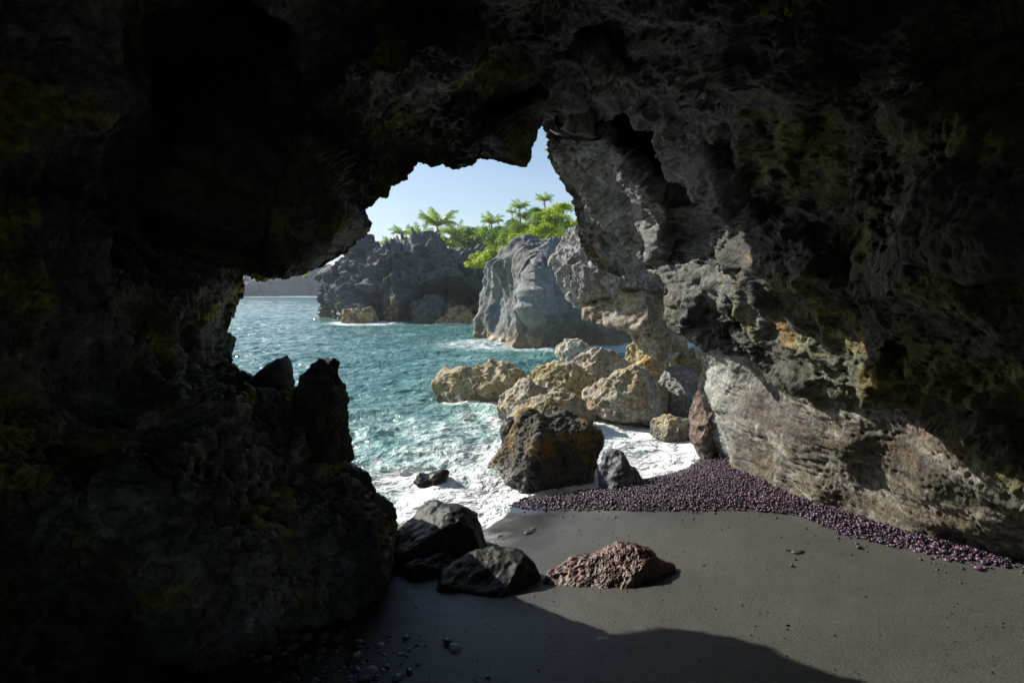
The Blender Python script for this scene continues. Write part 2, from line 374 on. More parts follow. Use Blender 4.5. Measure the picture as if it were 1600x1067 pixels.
A *= (1 + left * .9)[:, None]; A *= (1 + .45 * np.clip(fbm(Pv * 14, 3, .7, off=99) * 3, -1, 1.2))[:, None]  # colour lifted towards the left in place of light missing there; then fine mottling
A = A + (np.array([.20, .21, .06]) - A) * (slab * .7 * sst(-.1, .2, fbm(Pv * 4, 4, off=13)))[:, None]
A *= .95
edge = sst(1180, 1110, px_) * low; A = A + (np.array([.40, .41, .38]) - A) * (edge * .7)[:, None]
wet = np.clip(sst(.1, .5, fbm(Pv * 1.2, 3, off=70)) * .6 + left * .25, 0, 1) * (1 - .5 * low)
# rings outside the opening (lip and outer cliff face) and behind the viewer
Rw = G2[:, 0]; Ow = P(O[:, 0], O[:, 1], R[:, 2]); ow = Ow - P(R[:, 0], R[:, 1], R[:, 2]); ow[:, 1] = 0
kk = np.ones(41) / 41
for c in (0, 2): ow[:, c] = np.convolve(np.pad(ow[:, c], 20, 'edge'), kk, 'valid')
ow /= np.linalg.norm(ow, axis=1)[:, None]
back = []
for a, b in ((14, -1.2), (7, -.4), (4, .1), (2.4, .35), (1.5, .5), (1.0, .5), (.6, .45), (.38, .38), (.2, .28), (.08, .15), (.02, .05)):
    shade_bulge = 2.2 * min(a, 1.1) * sst(arc[21], arc[12], sA); q = Rw + ow * (a + .36 * shade_bulge)[:, None]; q[:, 1] += b + shade_bulge; nn = perlin(q * .9, 5) * min(.5, a * .3) + perlin(q * 4, 15) * min(.1, a * .3)  # unseen seaward bulge of the left wall, added to shade the black rocks
    back.append(q + ow * nn[:, None] + np.array([0, 1, 0]) * nn[:, None] * .4)
last = G2[:, -1]; front = []
for f, yy in ((1.05, .9), (1.15, 0.0), (1.15, -1.5), (.9, -3.5), (.68, -5.0)):  # last ring stays open: an added hole letting fill light into the cave
    cx, cz = 0.6, 2.4; q = last.copy(); q[:, 0] = cx + (q[:, 0] - cx) * f; q[:, 2] = cz + (q[:, 2] - cz) * f; q[:, 1] = yy if f < 1.04 or f > 1.06 else np.minimum(q[:, 1] - .3, yy); front.append(q)
FULL = np.concatenate([np.stack(back, 1), G2, np.stack(front, 1)], 1); nb, nf = len(back), len(front); NC = FULL.shape[1]
def ext(a, comp):
    a = a.reshape(NS, NT, -1); return np.concatenate([np.repeat(a[:, :1], nb, 1), a, np.repeat(a[:, -1:], nf, 1)], 1).reshape(NS * NC, -1)
AL = ext(A, 3); WT = ext(wet, 1)[:, 0]
FNv = grid_normals(FULL); sgn = np.sign((FNv[:, nb:nb + NT].reshape(-1, 3) * (np.array([0, 0, H]) - Pd)).sum(1).mean())
flip = sgn < 0
seams = [0, int(np.searchsorted(sA, arc[26])), int(np.searchsorted(sA, arc[53])), NS - 1]

def blob_verts(poly, Y, D, sub=5, e=1.0, cuts=(), ncut=0, seed=0, centre=None, amp=0.08, fine=1.0, tilt=0.0, blocky=0.0, ridges=(), hollows=(), flute=0.0, mute=False, name_cuts=True, cutlim=(.55, .86)):
    """a solid rock whose outline in the plane facing the viewer follows poly (photo pixels), D metres half-depth"""
    rg = np.random.default_rng(seed + 100); amp = amp * .65
    if sub in (5, 6) and name_cuts: ncut += 8
    if sub in (5, 6): sub += 1
    V, Fc = ico(sub); poly = np.array(poly, float)
    c = np.array(centre, float) if centre else np.array([(poly[:, 0].min() + poly[:, 0].max()) / 2, (poly[:, 1].min() + poly[:, 1].max()) / 2])
    W = P(poly[:, 0], poly[:, 1], np.full(len(poly), Y)); Cw = P(c[0], c[1], Y)
    rel = (W - Cw)[:, [0, 2]]; phi = np.arctan2(V[:, 2], V[:, 0])
    # radius of the outline in direction phi
    dx, dz = np.cos(phi), np.sin(phi); Rr = np.zeros(len(phi))
    for i in range(len(rel)):
        a = rel[i]; b = rel[(i + 1) % len(rel)]; ex, ez = b - a; den = dx * ez - dz * ex
        den = np.where(np.abs(den) < 1e-9, 1e-9, den); t = (a[0] * ez - a[1] * ex) / den; s = (a[0] * dz - a[1] * dx) / den
        Rr = np.maximum(Rr, np.where((s >= 0) & (s <= 1) & (t > 0), t, 0))
    cp = np.hypot(V[:, 0], V[:, 2]); sp_ = V[:, 1]
    n = (np.abs(cp) ** (1 / e if e else 1)); nrm = (np.abs(cp) ** (2 / e) + np.abs(sp_) ** (2 / e)) ** (-e / 2)
    q = np.stack([Rr * cp * nrm * dx, D * sp_ * nrm, Rr * cp * nrm * dz], 1)
    q[:, 1] += tilt * q[:, 2]
    size = np.median(Rr)
    allc = [(np.array(k[:3], float) / np.linalg.norm(k[:3]), k[3]) for k in cuts]
    for _ in range(ncut):
        v = np.array([rg.normal() * .75, -rg.uniform(.25, 1.0), rg.normal() * .55 + .15]); v /= np.linalg.norm(v); allc.append((v, rg.uniform(*cutlim)))
    for v, k in allc:
        h = q @ v; hm = h.max() * k; over = np.maximum(h - hm, 0); q -= (over * .93)[:, None] * v
    nv = vnormals(q, Fc); p = (q + Cw).astype(np.float32)
    s = 1 / size
    o = seed * 3.7
    wp = p * s; wq = wp + .25 * np.stack([perlin(wp * 1.5, o), perlin(wp * 1.5, o + 9), perlin(wp * 1.5, o + 21)], 1)
    k1 = cells(wq * 1.6, o); k2 = cells(wq * 4.2, o + 4)
    dd = -.14 * size * (cells(wq * 2.6, o + 8)[4] - .3) * (.35 if mute else 1.0)
    blocky = blocky + .02
    dd = dd + amp * size * (1.2 * k1[2] + .5 * fbm(wp * 1.8, 3, off=o)) + blocky * size * (k2[2] * .9 + (k2[3] - .5) * .5) + blocky * .35 * size * (lambda k3: k3[2] + (k3[3] - .5) * .5)(cells(wq * 10.5, o + 6))
    dd += fine * size * (.05 * fbm(wp * 4, 3, off=o + 2, ridge=True) + .03 * fbm(wp * 11, 3, .6, off=o + 3, ridge=True) - .04 * sst(.34, .05, cells(wp * 9, o + 1)[0]))
    if flute: dd = dd + flute * size * (fbm(p * s * np.array([3.2, 3.2, .45], np.float32) + .5 * perlin(wp * 1.2, 5)[:, None], 3, off=o + 7, ridge=True) - .2)
    for hp_, ha, hw_ in hollows:
        X, Yp = proj(p); dd = dd - ha * sst(-hw_, hw_, polydist(X, Yp, hp_)) * (q[:, 1] < D * .3)
    for rp, ra, rw, *rr_ in ridges:
        if rr_:
            X, Yp = proj(p); rp = np.array(rp, float); u = X - np.interp(Yp, rp[:, 1], rp[:, 0])
            dd = dd + ra * np.where(u < 0, np.exp(u / rw), np.exp(-u / rr_[0])) * sst(D * .5, D * .1, q[:, 1]) * sst(6, 50, Yp - rp[0, 1]) * sst(20, -10, Yp - rp[-1, 1]); continue
        X, Yp = proj(p); dr = polydist(X, Yp, rp, False); dd = dd + ra * np.exp(-(np.abs(dr) / rw) ** 1.5) * sst(D * .5, D * .2, q[:, 1]) * sst(0, 14, Yp - poly[:, 1].min())
    q = q + nv * dd[:, None]
    return q, Fc, Cw, p, size
def rock_albedo(p, s, cols, seed=0, band=None, patch=None):
    o = seed * 5.1; p = p.astype(np.float32)
    a = mix(cols[0], cols[1], sst(-.25, .3, fbm(p * s * 1.6, 4, off=o)))
    a += (np.array(cols[2]) - a) * (sst(.0, .3, fbm(p * s * 2.2, 4, off=o + 11)) * .8)[:, None]
    a += (np.array(cols[3]) - a) * (sst(.1, .34, fbm(p * s * 5, 4, off=o + 23)) * .7)[:, None]
    if band:
        z0, z1, c = band; zz = p[:, 2] + .25 * (z1 - z0) * fbm(p * s * 3, 3, off=o + 5) * 2
        a += (np.array(c) - a) * (sst(z1, z0, zz) * .85)[:, None]
    return a
TAN = ((.28, .24, .15), (.46, .42, .31), (.31, .23, .08), (.07, .06, .03)); PALE = ((.33, .30, .24), (.50, .48, .42), (.36, .27, .13), (.12, .10, .07))
OCH = ((.22, .17, .09), (.38, .31, .19), (.38, .24, .05), (.05, .04, .02)); GREY = ((.20, .205, .205), (.33, .335, .33), (.24, .225, .19), (.10, .10, .10))
DARK = ((.012, .014, .014), (.026, .028, .027), (.04, .036, .022), (.018, .018, .018)); BROWN = ((.055, .05, .042), (.11, .095, .07), (.24, .155, .03), (.035, .03, .028))
MOSSY = ((.05, .05, .045), (.10, .10, .085), (.12, .115, .035), (.03, .03, .026))
RED = ((.07, .032, .027), (.15, .075, .06), (.09, .07, .04), (.03, .022, .02))

def join_blob(store, *a, cols=GREY, **k):
    q, Fc, Cw, p, size = blob_verts(*a, **k); store.append((q + Cw, Fc, rock_albedo(p, 1 / size, cols, k.get('seed', 0))))

extra = {0: [], 1: [], 2: []}
join_blob(extra[0], [(478, 556), (497, 546), (514, 555), (514, 578), (526, 597), (536, 628), (534, 670), (545, 730), (500, 780), (430, 720), (450, 612), (464, 592), (480, 575)], 4.95, .35, sub=5, seed=3, amp=.10, fine=1.6, cols=MOSSY, mute=True, centre=(497, 650))
join_blob(extra[0], [(400, 590), (425, 568), (443, 559), (450, 574), (453, 620), (430, 650), (380, 630)], 5.3, .3, sub=4, seed=4, amp=.10, fine=1.4, cols=MOSSY, mute=True)
cave_names = [('cave_wall', 'dark pitted lava wall on the left of the cave mouth with mossy bulges and a pinnacle'),
              ('cave_roof', 'black overhanging cave roof with a hanging wedge above the sea view'),
              ('cave_wall', 'rough overhanging lava wall on the right with a pale eroded foot by the pebbles')]
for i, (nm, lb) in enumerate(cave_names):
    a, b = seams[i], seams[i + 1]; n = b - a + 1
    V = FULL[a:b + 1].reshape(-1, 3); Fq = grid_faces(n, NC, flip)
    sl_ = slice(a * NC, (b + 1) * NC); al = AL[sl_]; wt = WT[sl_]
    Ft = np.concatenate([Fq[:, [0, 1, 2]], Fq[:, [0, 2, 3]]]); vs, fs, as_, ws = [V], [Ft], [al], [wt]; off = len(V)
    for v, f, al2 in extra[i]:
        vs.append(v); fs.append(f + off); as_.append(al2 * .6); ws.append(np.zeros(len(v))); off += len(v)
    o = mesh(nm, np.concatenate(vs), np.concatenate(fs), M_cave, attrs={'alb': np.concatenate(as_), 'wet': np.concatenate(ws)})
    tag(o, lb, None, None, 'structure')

# ---------------------------------------------------------------- beach mesh
def sand_material():
    M = Mat('black_sand'); co = M.coord()
    grain = M.noise(170, 3, .75, co); g2 = M.noise(60, 4, .6, co); big = M.noise(1.3, 4, .5, co)
    wet = M.attr('wet'); peb = M.attr('peb')
    base = M.mix(M.rng(big, .3, .7), (.026, .027, .022), (.038, .038, .030))
    base = M.mix(1.0, base, M.math('MULTIPLY', M.rng(grain, .3, .7, .35, 1.9), M.rng(g2, .3, .7, .8, 1.25)), 'MULTIPLY')
    sp = M.vor(110, 'F1', co); spk = M.math('MULTIPLY', M.rng(sp.outputs['Distance'], .16, .06), M.rng(M.noise(31, 1, .5, co), .56, .6))
    base = M.mix(spk, base, (.5, .48, .44))
    base = M.mix(peb, base, (.022, .016, .026))
    base = M.mix(wet, base, (.018, .019, .019))
    rg = M.math('ADD', .50, M.math('MULTIPLY', wet, -.42))
    b = M.bump(g2, .5, .014); b = M.bump(grain, .8, .005, b)
    nm = M.n('ShaderNodeMix', data_type='VECTOR'); ge = M.n('ShaderNodeNewGeometry')
    M.l(M.math('MULTIPLY', wet, .9), nm.inputs[0]); M.l(b, nm.inputs[4]); M.l(ge.outputs['Normal'], nm.inputs[5])
    return M.set(Base_Color=base, Roughness=rg, Normal=nm.outputs[1], Specular_IOR_Level=.65, Sheen_Weight=.06, Sheen_Roughness=.5)
yy = np.concatenate([np.linspace(-8, 1.4, 14)[:-1], 1.4 * (14.5 / 1.4) ** np.linspace(0, 1, 330), [18, 24, 40]])
uu = np.linspace(-1, 1, 400)
hw = np.maximum(np.abs(yy) * 1.05, 6.0) * 1.0
gx = uu[None, :] * hw[:, None] + 0 * yy[:, None]; gy = np.repeat(yy[:, None], len(uu), 1)
fx, fy = gx.ravel(), gy.ravel(); gz = ground_z(fx, fy); dsh = polydist(fx, fy, beach)
g3 = np.stack([fx, fy, fx * 0], 1)
gz = gz + .012 * fbm(g3 * .9, 3, off=3) + .006 * fbm(g3 * 5, 3, off=5) * sst(.0, .6, dsh)
drift = fbm(g3 * np.array([.5, 1.6, 1]), 3, off=50); gz = gz + .0012 * np.sin(drift * 26) * sst(.8, 1.6, dsh)
bank_px = [(795, 792), (815, 780), (860, 772), (920, 770), (1010, 752), (1060, 738), (1100, 712), (1085, 690), (1050, 680), (1130, 680), (1160, 735), (1260, 780), (1380, 822), (1500, 855), (1600, 880), (1760, 915),
           (1760, 935), (1600, 893), (1480, 876), (1400, 858), (1320, 838), (1250, 808), (1180, 800), (1100, 800), (1000, 801), (900, 800), (830, 798)]
bw = ground_hit([p[0] for p in bank_px], [p[1] for p in bank_px])[:, :2]
dbk = polydist(fx, fy, bw); gz = gz + .05 * sst(-.15, .25, dbk)
wetz = sst(1.5, .8, dsh + .6 * fbm(g3 * .9, 3, off=77)) * sst(1.3, .2, fx) ; wetz = np.maximum(wetz, sst(.25, .02, dsh))
mesh('sand', np.stack([fx, fy, gz], 1), grid_faces(*gx.shape, True), sand_material(), attrs={'wet': wetz, 'peb': sst(-.06, .06, dbk + .08 * fbm(g3 * 3, 2))})
o = bpy.data.objects['sand']; tag(o, 'dark volcanic sand, half sunlit, sloping down to the surf', None, None, 'structure')

# ---------------------------------------------------------------- boulders and rocks
def finish(q, Fc, Cw, p, size, name, mat, cols, seed, label, cat='boulder', band=None, wet=.0, wetz=.35, group=None, tint=1.0, top=False):
    al = rock_albedo(p, 1 / size, cols, seed, band) * tint
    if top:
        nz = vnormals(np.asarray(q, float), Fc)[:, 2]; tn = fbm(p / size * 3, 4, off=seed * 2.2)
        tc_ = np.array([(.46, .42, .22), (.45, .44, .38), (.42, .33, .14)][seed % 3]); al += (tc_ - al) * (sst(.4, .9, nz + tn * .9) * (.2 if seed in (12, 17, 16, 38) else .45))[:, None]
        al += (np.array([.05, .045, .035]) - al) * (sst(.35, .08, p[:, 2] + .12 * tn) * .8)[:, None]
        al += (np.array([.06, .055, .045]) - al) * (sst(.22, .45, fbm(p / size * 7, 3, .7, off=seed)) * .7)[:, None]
    w = np.clip(wet + sst(wetz, wetz * .3, p[:, 2]) * .9, 0, 1)
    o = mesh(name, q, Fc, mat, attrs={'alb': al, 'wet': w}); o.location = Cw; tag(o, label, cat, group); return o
def boulder(poly, Y, D, label, cols=TAN, sub=5, seed=0, mat=None, band=None, wet=0.0, wetz=.35, name='boulder', cat='boulder', group='boulders in the surf', **k):
    r = blob_verts(poly, Y, D, sub=sub, seed=seed, **k)
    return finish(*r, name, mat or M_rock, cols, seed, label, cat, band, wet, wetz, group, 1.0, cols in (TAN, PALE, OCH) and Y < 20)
boulder([(664, 600), (666, 590), (672, 579), (681, 575), (689, 582), (715, 583), (736, 579), (758, 572), (772, 559), (783, 556), (797, 560), (812, 578), (827, 593), (824, 615), (815, 650), (740, 655), (690, 648), (668, 640)], 15.2, 0.9,
        'long yellowish tan boulder lying in the water at the left end of the rock pile', TAN, 5, 11, amp=.10, ncut=3, cuts=[(.1, -.5, 1, .55), (0, -1, -.1, .6)], e=.8)
boulder([(773, 640), (776, 628), (790, 613), (808, 602), (828, 590), (846, 592), (858, 602), (868, 615), (870, 650), (850, 690), (790, 690), (776, 670)], 12.7, 0.6,
        'pale pitted boulder with an orange left edge just behind the big dark boulder', PALE, 5, 12, amp=.1, ncut=4, cuts=[(-.6, -.8, .5, .6)])
boulder([(782, 668), (800, 645), (822, 626), (846, 619), (882, 613), (914, 622), (931, 640), (938, 668), (935, 700), (800, 700)], 11.8, 0.6,
        'rounded ochre boulder with pitted top behind the big dark boulder', OCH, 5, 13, amp=.09, e=.9, ncut=2)
boulder([(760, 748), (768, 728), (788, 700), (803, 672), (812, 650), (826, 645), (840, 650), (846, 661), (868, 655), (893, 651), (912, 664), (936, 676), (938, 690), (930, 710), (924, 735), (920, 775), (910, 800), (780, 800), (758, 775)], 8.75, 0.7,
        'big dark boulder with an orange lichen crest at the edge of the surf', BROWN, 6, 24, mute=True, name_cuts=False, amp=.07, cuts=[(-.8, -.5, .35, .62), (.42, -1, .05, .5), (.1, -.3, 1, .8)], e=.75, centre=(855, 725), fine=1.1,
        ridges=[([(842, 650), (838, 700), (800, 760)], .05, 10)], band=(-.1, .5, (.055, .052, .05)))
boulder([(815, 585), (835, 576), (857, 571), (895, 571), (918, 585), (950, 594), (945, 620), (925, 650), (850, 650), (820, 620)], 13.8, 0.7,
        'tan boulder wedged in the middle of the rock pile under a paler one', TAN, 5, 15, amp=.1, ncut=4, e=.85)
boulder([(880, 580), (896, 560), (918, 550), (937, 543), (960, 551), (980, 563), (996, 575), (990, 605), (930, 620), (885, 610)], 15.2, 0.8,
        'pale boulder with a pitted crest on top of the rock pile', PALE, 5, 16, amp=.1, ncut=4, cuts=[(0, -.6, .9, .6)])
boulder([(915, 640), (917, 616), (935, 603), (957, 590), (975, 580), (990, 575), (1008, 576), (1030, 596), (1055, 620), (1052, 650), (1040, 685), (950, 690), (922, 670)], 12.5, 0.8,
        'large pale grey boulder with a pinkish left flank beside the foam tongue', PALE, 5, 17, amp=.10, ncut=4, e=.85, cuts=[(-.2, -.9, .45, .6)])
boulder([(1018, 668), (1022, 655), (1045, 652), (1078, 658), (1082, 700), (1040, 705), (1018, 690)], 11.2, 0.35,
        'small flat tan boulder at the right end of the foam tongue', TAN, 5, 18, amp=.08, ncut=3, e=.7)
boulder([(973, 560), (982, 540), (1000, 533), (1030, 529), (1062, 540), (1068, 590), (1040, 605), (1000, 595), (976, 580)], 16.2, 0.8,
        'ochre boulder with a pale left side tucked under the right outcrop', OCH, 5, 19, amp=.1, ncut=4)
boulder([(1030, 600), (1045, 578), (1062, 563), (1085, 572), (1095, 620), (1088, 665), (1050, 675), (1032, 645)], 13.0, 0.6,
        'pale grey pitted boulder leaning between the big pale boulder and the cave wall', GREY, 5, 20, amp=.1, ncut=4)
boulder([(1052, 570), (1066, 550), (1090, 545), (1112, 560), (1112, 630), (1080, 635), (1058, 610)], 14.0, 0.6,
        'small pale ochre boulder squeezed against the foot of the right cave wall', TAN, 5, 33, amp=.1, ncut=3)
boulder([(1080, 640), (1086, 615), (1098, 600), (1118, 600), (1130, 650), (1130, 720), (1100, 722), (1082, 690)], 9.4, .4,
        'smooth dark red-brown boulder standing at the foot of the right wall', ((.10, .06, .045), (.16, .12, .10), (.18, .18, .15), (.06, .04, .04)), 5, 21, amp=.05, mat=M_smooth, fine=.3, e=.9, wet=.4)
boulder([(918, 765), (930, 745), (945, 722), (960, 713), (975, 718), (990, 735), (1012, 755), (1015, 775), (1000, 800), (930, 800)], 7.75, .34,
        'small slaty blue-grey rock with sharp ridges set in the purple pebbles', ((.07, .08, .09), (.16, .175, .19), (.12, .125, .13), (.045, .05, .055)), 5, 22, mat=M_smooth, amp=.10, ncut=4, wet=.5, fine=.5, name='rock', cat='rock', group=None,
        cuts=[(-.8, -.5, .5, .4), (.55, -.75, .4, .4)], tilt=.7)
boulder([(648, 752), (655, 740), (668, 744), (685, 736), (700, 738), (695, 775), (655, 780)], 8.4, .22,
        'small black rock poking out of the white surf', DARK, 4, 23, mat=M_smooth, amp=.14, wet=.8, name='rock', cat='rock', group=None)
boulder([(586, 910), (596, 862), (618, 830), (636, 800), (652, 787), (675, 791), (700, 793), (725, 802), (742, 815), (750, 838), (760, 860), (790, 872), (800, 900), (780, 960), (640, 975)], 5.35, 0.5,
        'tall wet black boulder beside the left cave wall with surf behind it', DARK, 5, 31, mute=True, mat=M_smooth, name_cuts=False, amp=.10, wet=.75, fine=.35, cuts=[(-.5, -.3, .9, .6), (.3, -1, .2, .6)], ncut=3, e=.9, group='black rocks at the foot of the left wall')
boulder([(700, 815), (712, 796), (728, 795), (745, 803), (748, 822), (730, 840), (705, 840)], 5.75, .16,
        'small black knob of rock at the back of the tall wet black boulder', DARK, 4, 32, mat=M_smooth, amp=.12, wet=.75, name='rock', cat='rock', group='black rocks at the foot of the left wall')
boulder([(672, 930), (690, 898), (718, 880), (750, 868), (790, 860), (820, 868), (840, 892), (852, 922), (854, 955), (800, 985), (700, 985)], 4.6, 0.38,
        'low rounded black boulder in shade next to the reddish flat rock', DARK, 5, 34, mute=True, mat=M_smooth, name_cuts=False, amp=.08, wet=.6, fine=.3, e=1.0, ncut=3, group='black rocks at the foot of the left wall', cuts=[(-.2, -.4, 1, .7)])
boulder([(846, 914), (862, 902), (890, 888), (925, 884), (950, 877), (972, 868), (1000, 866), (1022, 873), (1035, 886), (1062, 895), (1055, 915), (1045, 940), (960, 945), (870, 930)], 4.5, .30,
        'low flat reddish brown rock with a knobbly wet surface lying on the sunlit sand', RED, 6, 35, mat=M_red, mute=True, name_cuts=False, amp=.10, wet=.9, fine=1.15, cuts=[(-.3, -.5, .9, .45), (.5, -.8, .1, .5)], e=.95, group=None, name='flat_rock', cat='rock', blocky=.0, tilt=.6)
boulder([(610, 920), (640, 885), (690, 872), (730, 895), (740, 960), (640, 975)], 4.85, 0.3,
        'dark stone in the gap between the tall and the low black boulder', DARK, 5, 36, mat=M_smooth, amp=.1, wet=.5, group='black rocks at the foot of the left wall')
boulder([(826, 778), (850, 771), (905, 768), (912, 778), (880, 790), (830, 790)], 7.5, .12,
        'thin wet slab lying flat in front of the big dark boulder', DARK, 4, 37, mat=M_smooth, amp=.06, wet=.9, fine=.4, name='rock_slab', cat='rock', group=None)
boulder([(868, 552), (872, 540), (885, 532), (905, 530), (925, 545), (930, 570), (880, 570)], 22, 1.0,
        'low pink-grey rock at the waterline in front of the sea stack', PALE, 5, 38, amp=.1, ncut=3)
boulder([(782, 672), (790, 655), (808, 650), (818, 665), (812, 700), (786, 700)], 10.0, .25,
        'small dark wet rock at the left side of the rounded ochre boulder', DARK, 4, 39, mat=M_smooth, amp=.12, wet=.8, name='rock', cat='rock')
# outcrops carrying on from the right wall
boulder([(893, 322), (915, 318), (980, 330), (1040, 400), (1060, 470), (1040, 500), (985, 480), (950, 482), (922, 486), (898, 473), (874, 430), (862, 400), (859, 376), (870, 345)], 14.2, 1.6,
        'grey sunlit rock buttress hanging over the water beyond the right cave wall', GREY, 6, 41, amp=.08, e=.85, ncut=3, name='rock_buttress', cat='rock', group=None, fine=1.2, cuts=[(-.8, -.6, -.1, .7)])
boulder([(915, 492), (925, 482), (981, 450), (1040, 450), (1090, 470), (1100, 560), (1060, 545), (1035, 560), (1010, 545), (990, 508), (955, 505)], 13.6, 1.3,
        'brown-bottomed rock ledge with bright sunlit edge below the grey buttress', ((.26, .22, .15), (.40, .38, .33), (.22, .16, .08), (.13, .11, .08)), 5, 42, amp=.08, e=.85, name='rock_ledge', cat='rock', group=None, ncut=3)

# sea stack
r = blob_verts([(726, 488), (733, 462), (742, 435), (760, 412), (785, 398), (805, 383), (835, 384), (862, 388), (900, 400), (1000, 430), (1040, 500), (1040, 600), (900, 600), (780, 585), (742, 560), (736, 530)], 34.5, 6.5,
               sub=6, name_cuts=False, mute=True, flute=.09, e=.9, seed=51, amp=.06, fine=.5, centre=(850, 490), cuts=[(-.93, -.36, .08, .42), (.45, -.85, .1, .6), (0, -.4, .9, .85)],
               ridges=[([(772, 398), (752, 430), (742, 465), (745, 500), (755, 560)], .8, 8, 4), ([(806, 384), (782, 420), (768, 450), (772, 490), (778, 560)], 1.0, 10, 4), ([(840, 370), (812, 415), (798, 450), (792, 500), (800, 560)], 1.0, 15, 11), ([(880, 365), (850, 430), (842, 470), (832, 560)], 1.0, 18, 10),
                       ([(905, 398), (890, 450), (880, 560)], .9, 20, 9), ([(960, 430), (950, 480), (945, 560)], .8, 22, 10)])
finish(*r, 'sea_stack', M_stack, ((.11, .12, .125), (.22, .235, .235), (.17, .17, .155), (.08, .085, .085)), 51, 'smooth fluted grey lava sea stack with sunlit ridges behind the boulder pile', 'sea stack',
       band=(-.3, 1.5, (.16, .11, .04)), wetz=.5)
# lava headland with a dark arch
r = blob_verts([(478, 436), (490, 424), (510, 418), (535, 402), (556, 390), (580, 396), (610, 402), (640, 396), (668, 386), (690, 398), (720, 402), (745, 412), (775, 430), (800, 470), (800, 530), (690, 540), (600, 540),
                (535, 530), (512, 496), (496, 472), (486, 452)], 60, 9.0, sub=7, e=.75, seed=61, amp=.06, blocky=.24, fine=2.2, centre=(630, 470), cuts=[(-.8, -.6, .35, .42), (.1, -1, .3, .6)],
               hollows=[([(630, 540), (634, 480), (655, 452), (690, 440), (730, 446), (760, 470), (770, 540)], 4.0, 5)], ridges=[([(520, 415), (505, 450), (512, 500)], 1.6, 16, 5), ([(575, 400), (560, 430), (570, 480)], 1.8, 24, 8), ([(640, 400), (622, 430), (628, 500)], 2.2, 26, 6), ([(700, 405), (690, 425), (700, 440)], 1.5, 30, 8)])
finish(*r, 'headland', M_far, ((.085, .09, .095), (.14, .145, .15), (.12, .12, .11), (.05, .055, .06)), 61, 'jagged dark lava headland with a shadowy sea arch across the water', None, band=(-.4, 1.5, (.17, .12, .045)), wetz=.8)
hd = bpy.data.objects['headland']; hd['kind'] = 'structure'
for pl, Y, D, sd, lb in (([(630, 500), (640, 470), (665, 458), (690, 468), (700, 500), (690, 520), (640, 520)], 51.5, 1.6, 62, 'rounded dark rock standing inside the mouth of the sea arch'),
                         ([(680, 500), (695, 482), (725, 478), (745, 500), (740, 520), (690, 520)], 50.5, 1.2, 63, 'low weed-brown rock under the right side of the sea arch'),
                         ([(530, 500), (540, 484), (580, 482), (592, 500), (590, 515), (535, 515)], 51.0, 1.3, 64, 'weed-covered yellow-brown ledge at the foot of the headland')):
    boulder(pl, Y, D, lb, ((.07, .07, .07), (.12, .12, .12), (.15, .11, .04), (.04, .04, .04)) if sd == 62 else OCH, 5, sd, mat=M_far, amp=.1, blocky=.06, name='sea_rock', cat='rock', group='rocks at the waterline of the headland')
# far cliff
r = blob_verts([(250, 440), (330, 424), (400, 424), (440, 421), (490, 414), (560, 418), (600, 450), (600, 480), (260, 480)], 260, 25, sub=6, e=.7, seed=71, amp=.06, blocky=.06, centre=(430, 455))
finish(*r, 'far_cliff', M_far, ((.10, .105, .11), (.15, .155, .16), (.13, .13, .12), (.08, .085, .09)), 71, 'distant grey sea cliff with surf along its foot, left of the headland', None, wetz=.5)
bpy.data.objects['far_cliff']['kind'] = 'structure'

# ---------------------------------------------------------------- hill with vegetation
xs = np.linspace(-40, 60, 160); ys = np.linspace(38, 150, 120); hx, hy = np.meshgrid(xs, ys, indexing='ij'); hx, hy = hx.ravel(), hy.ravel()
hp, _hq = proj(np.stack([hx, hy, hx * 0 + 3], 1))
tgt = np.interp(hp, [430, 500, 560, 620, 700, 760, 800, 850, 900, 1100, 1500], [470, 440, 408, 404, 398, 392, 380, 362, 345, 300, 280])
zt = H + (452 - tgt) / F * hy
rise = sst(0, 1, (hy - 58) / 16); edge_ = sst(500, 560, hp); hz = -3 + (zt + 2.6) * (.2 + .8 * rise) * edge_
hz = np.where(True, hz, 0); hz = hz + 1.2 * fbm(np.stack([hx, hy, hx * 0], 1) * .12, 3, off=6) * sst(45, 60, hy)
Mh = Mat('hill_soil'); hc = Mh.mix(Mh.rng(Mh.noise(.6, 5), .35, .65), (.03, .05, .015), (.07, .10, .025))
mesh('hill', np.stack([hx, hy, hz], 1), grid_faces(160, 120, True), Mh.set(Base_Color=hc, Roughness=.95)); tag(bpy.data.objects['hill'], 'green slope rising behind the headland', None, None, 'structure')
def hill_z(x, y):
    i = np.clip(np.searchsorted(xs, x), 0, 159); j = np.clip(np.searchsorted(ys, y), 0, 119); return float(hz.reshape(160, 120)[i, j])

def leaf_material(name, c1, c2, trans=.45, rough=.45):
    M = Mat(name); oi = M.n('ShaderNodeObjectInfo'); ge = M.n('ShaderNodeNewGeometry')
    f = M.noise(1.7, 3, .6); f = M.math('ADD', M.math('MULTIPLY', f, .6), M.math('MULTIPLY', oi.outputs['Random'], .35))
    f = M.math('ADD', f, M.math('MULTIPLY', ge.outputs['Random Per Island'], .6)); f = M.rng(f, .4, 1.15)
    col = M.mix(f, c1, c2); M.set(Base_Color=col, Roughness=rough)
    tr = M.n('ShaderNodeBsdfTranslucent'); M.l(M.mix(1.0, col, (1.3, 1.5, .5), 'MULTIPLY'), tr.inputs[0])
    mx = M.n('ShaderNodeMixShader'); mx.inputs[0].default_value = trans; M.l(M.b.outputs[0], mx.inputs[1]); M.l(tr.outputs[0], mx.inputs[2]); M.l(mx.outputs[0], M.out.inputs[0]); return M.m
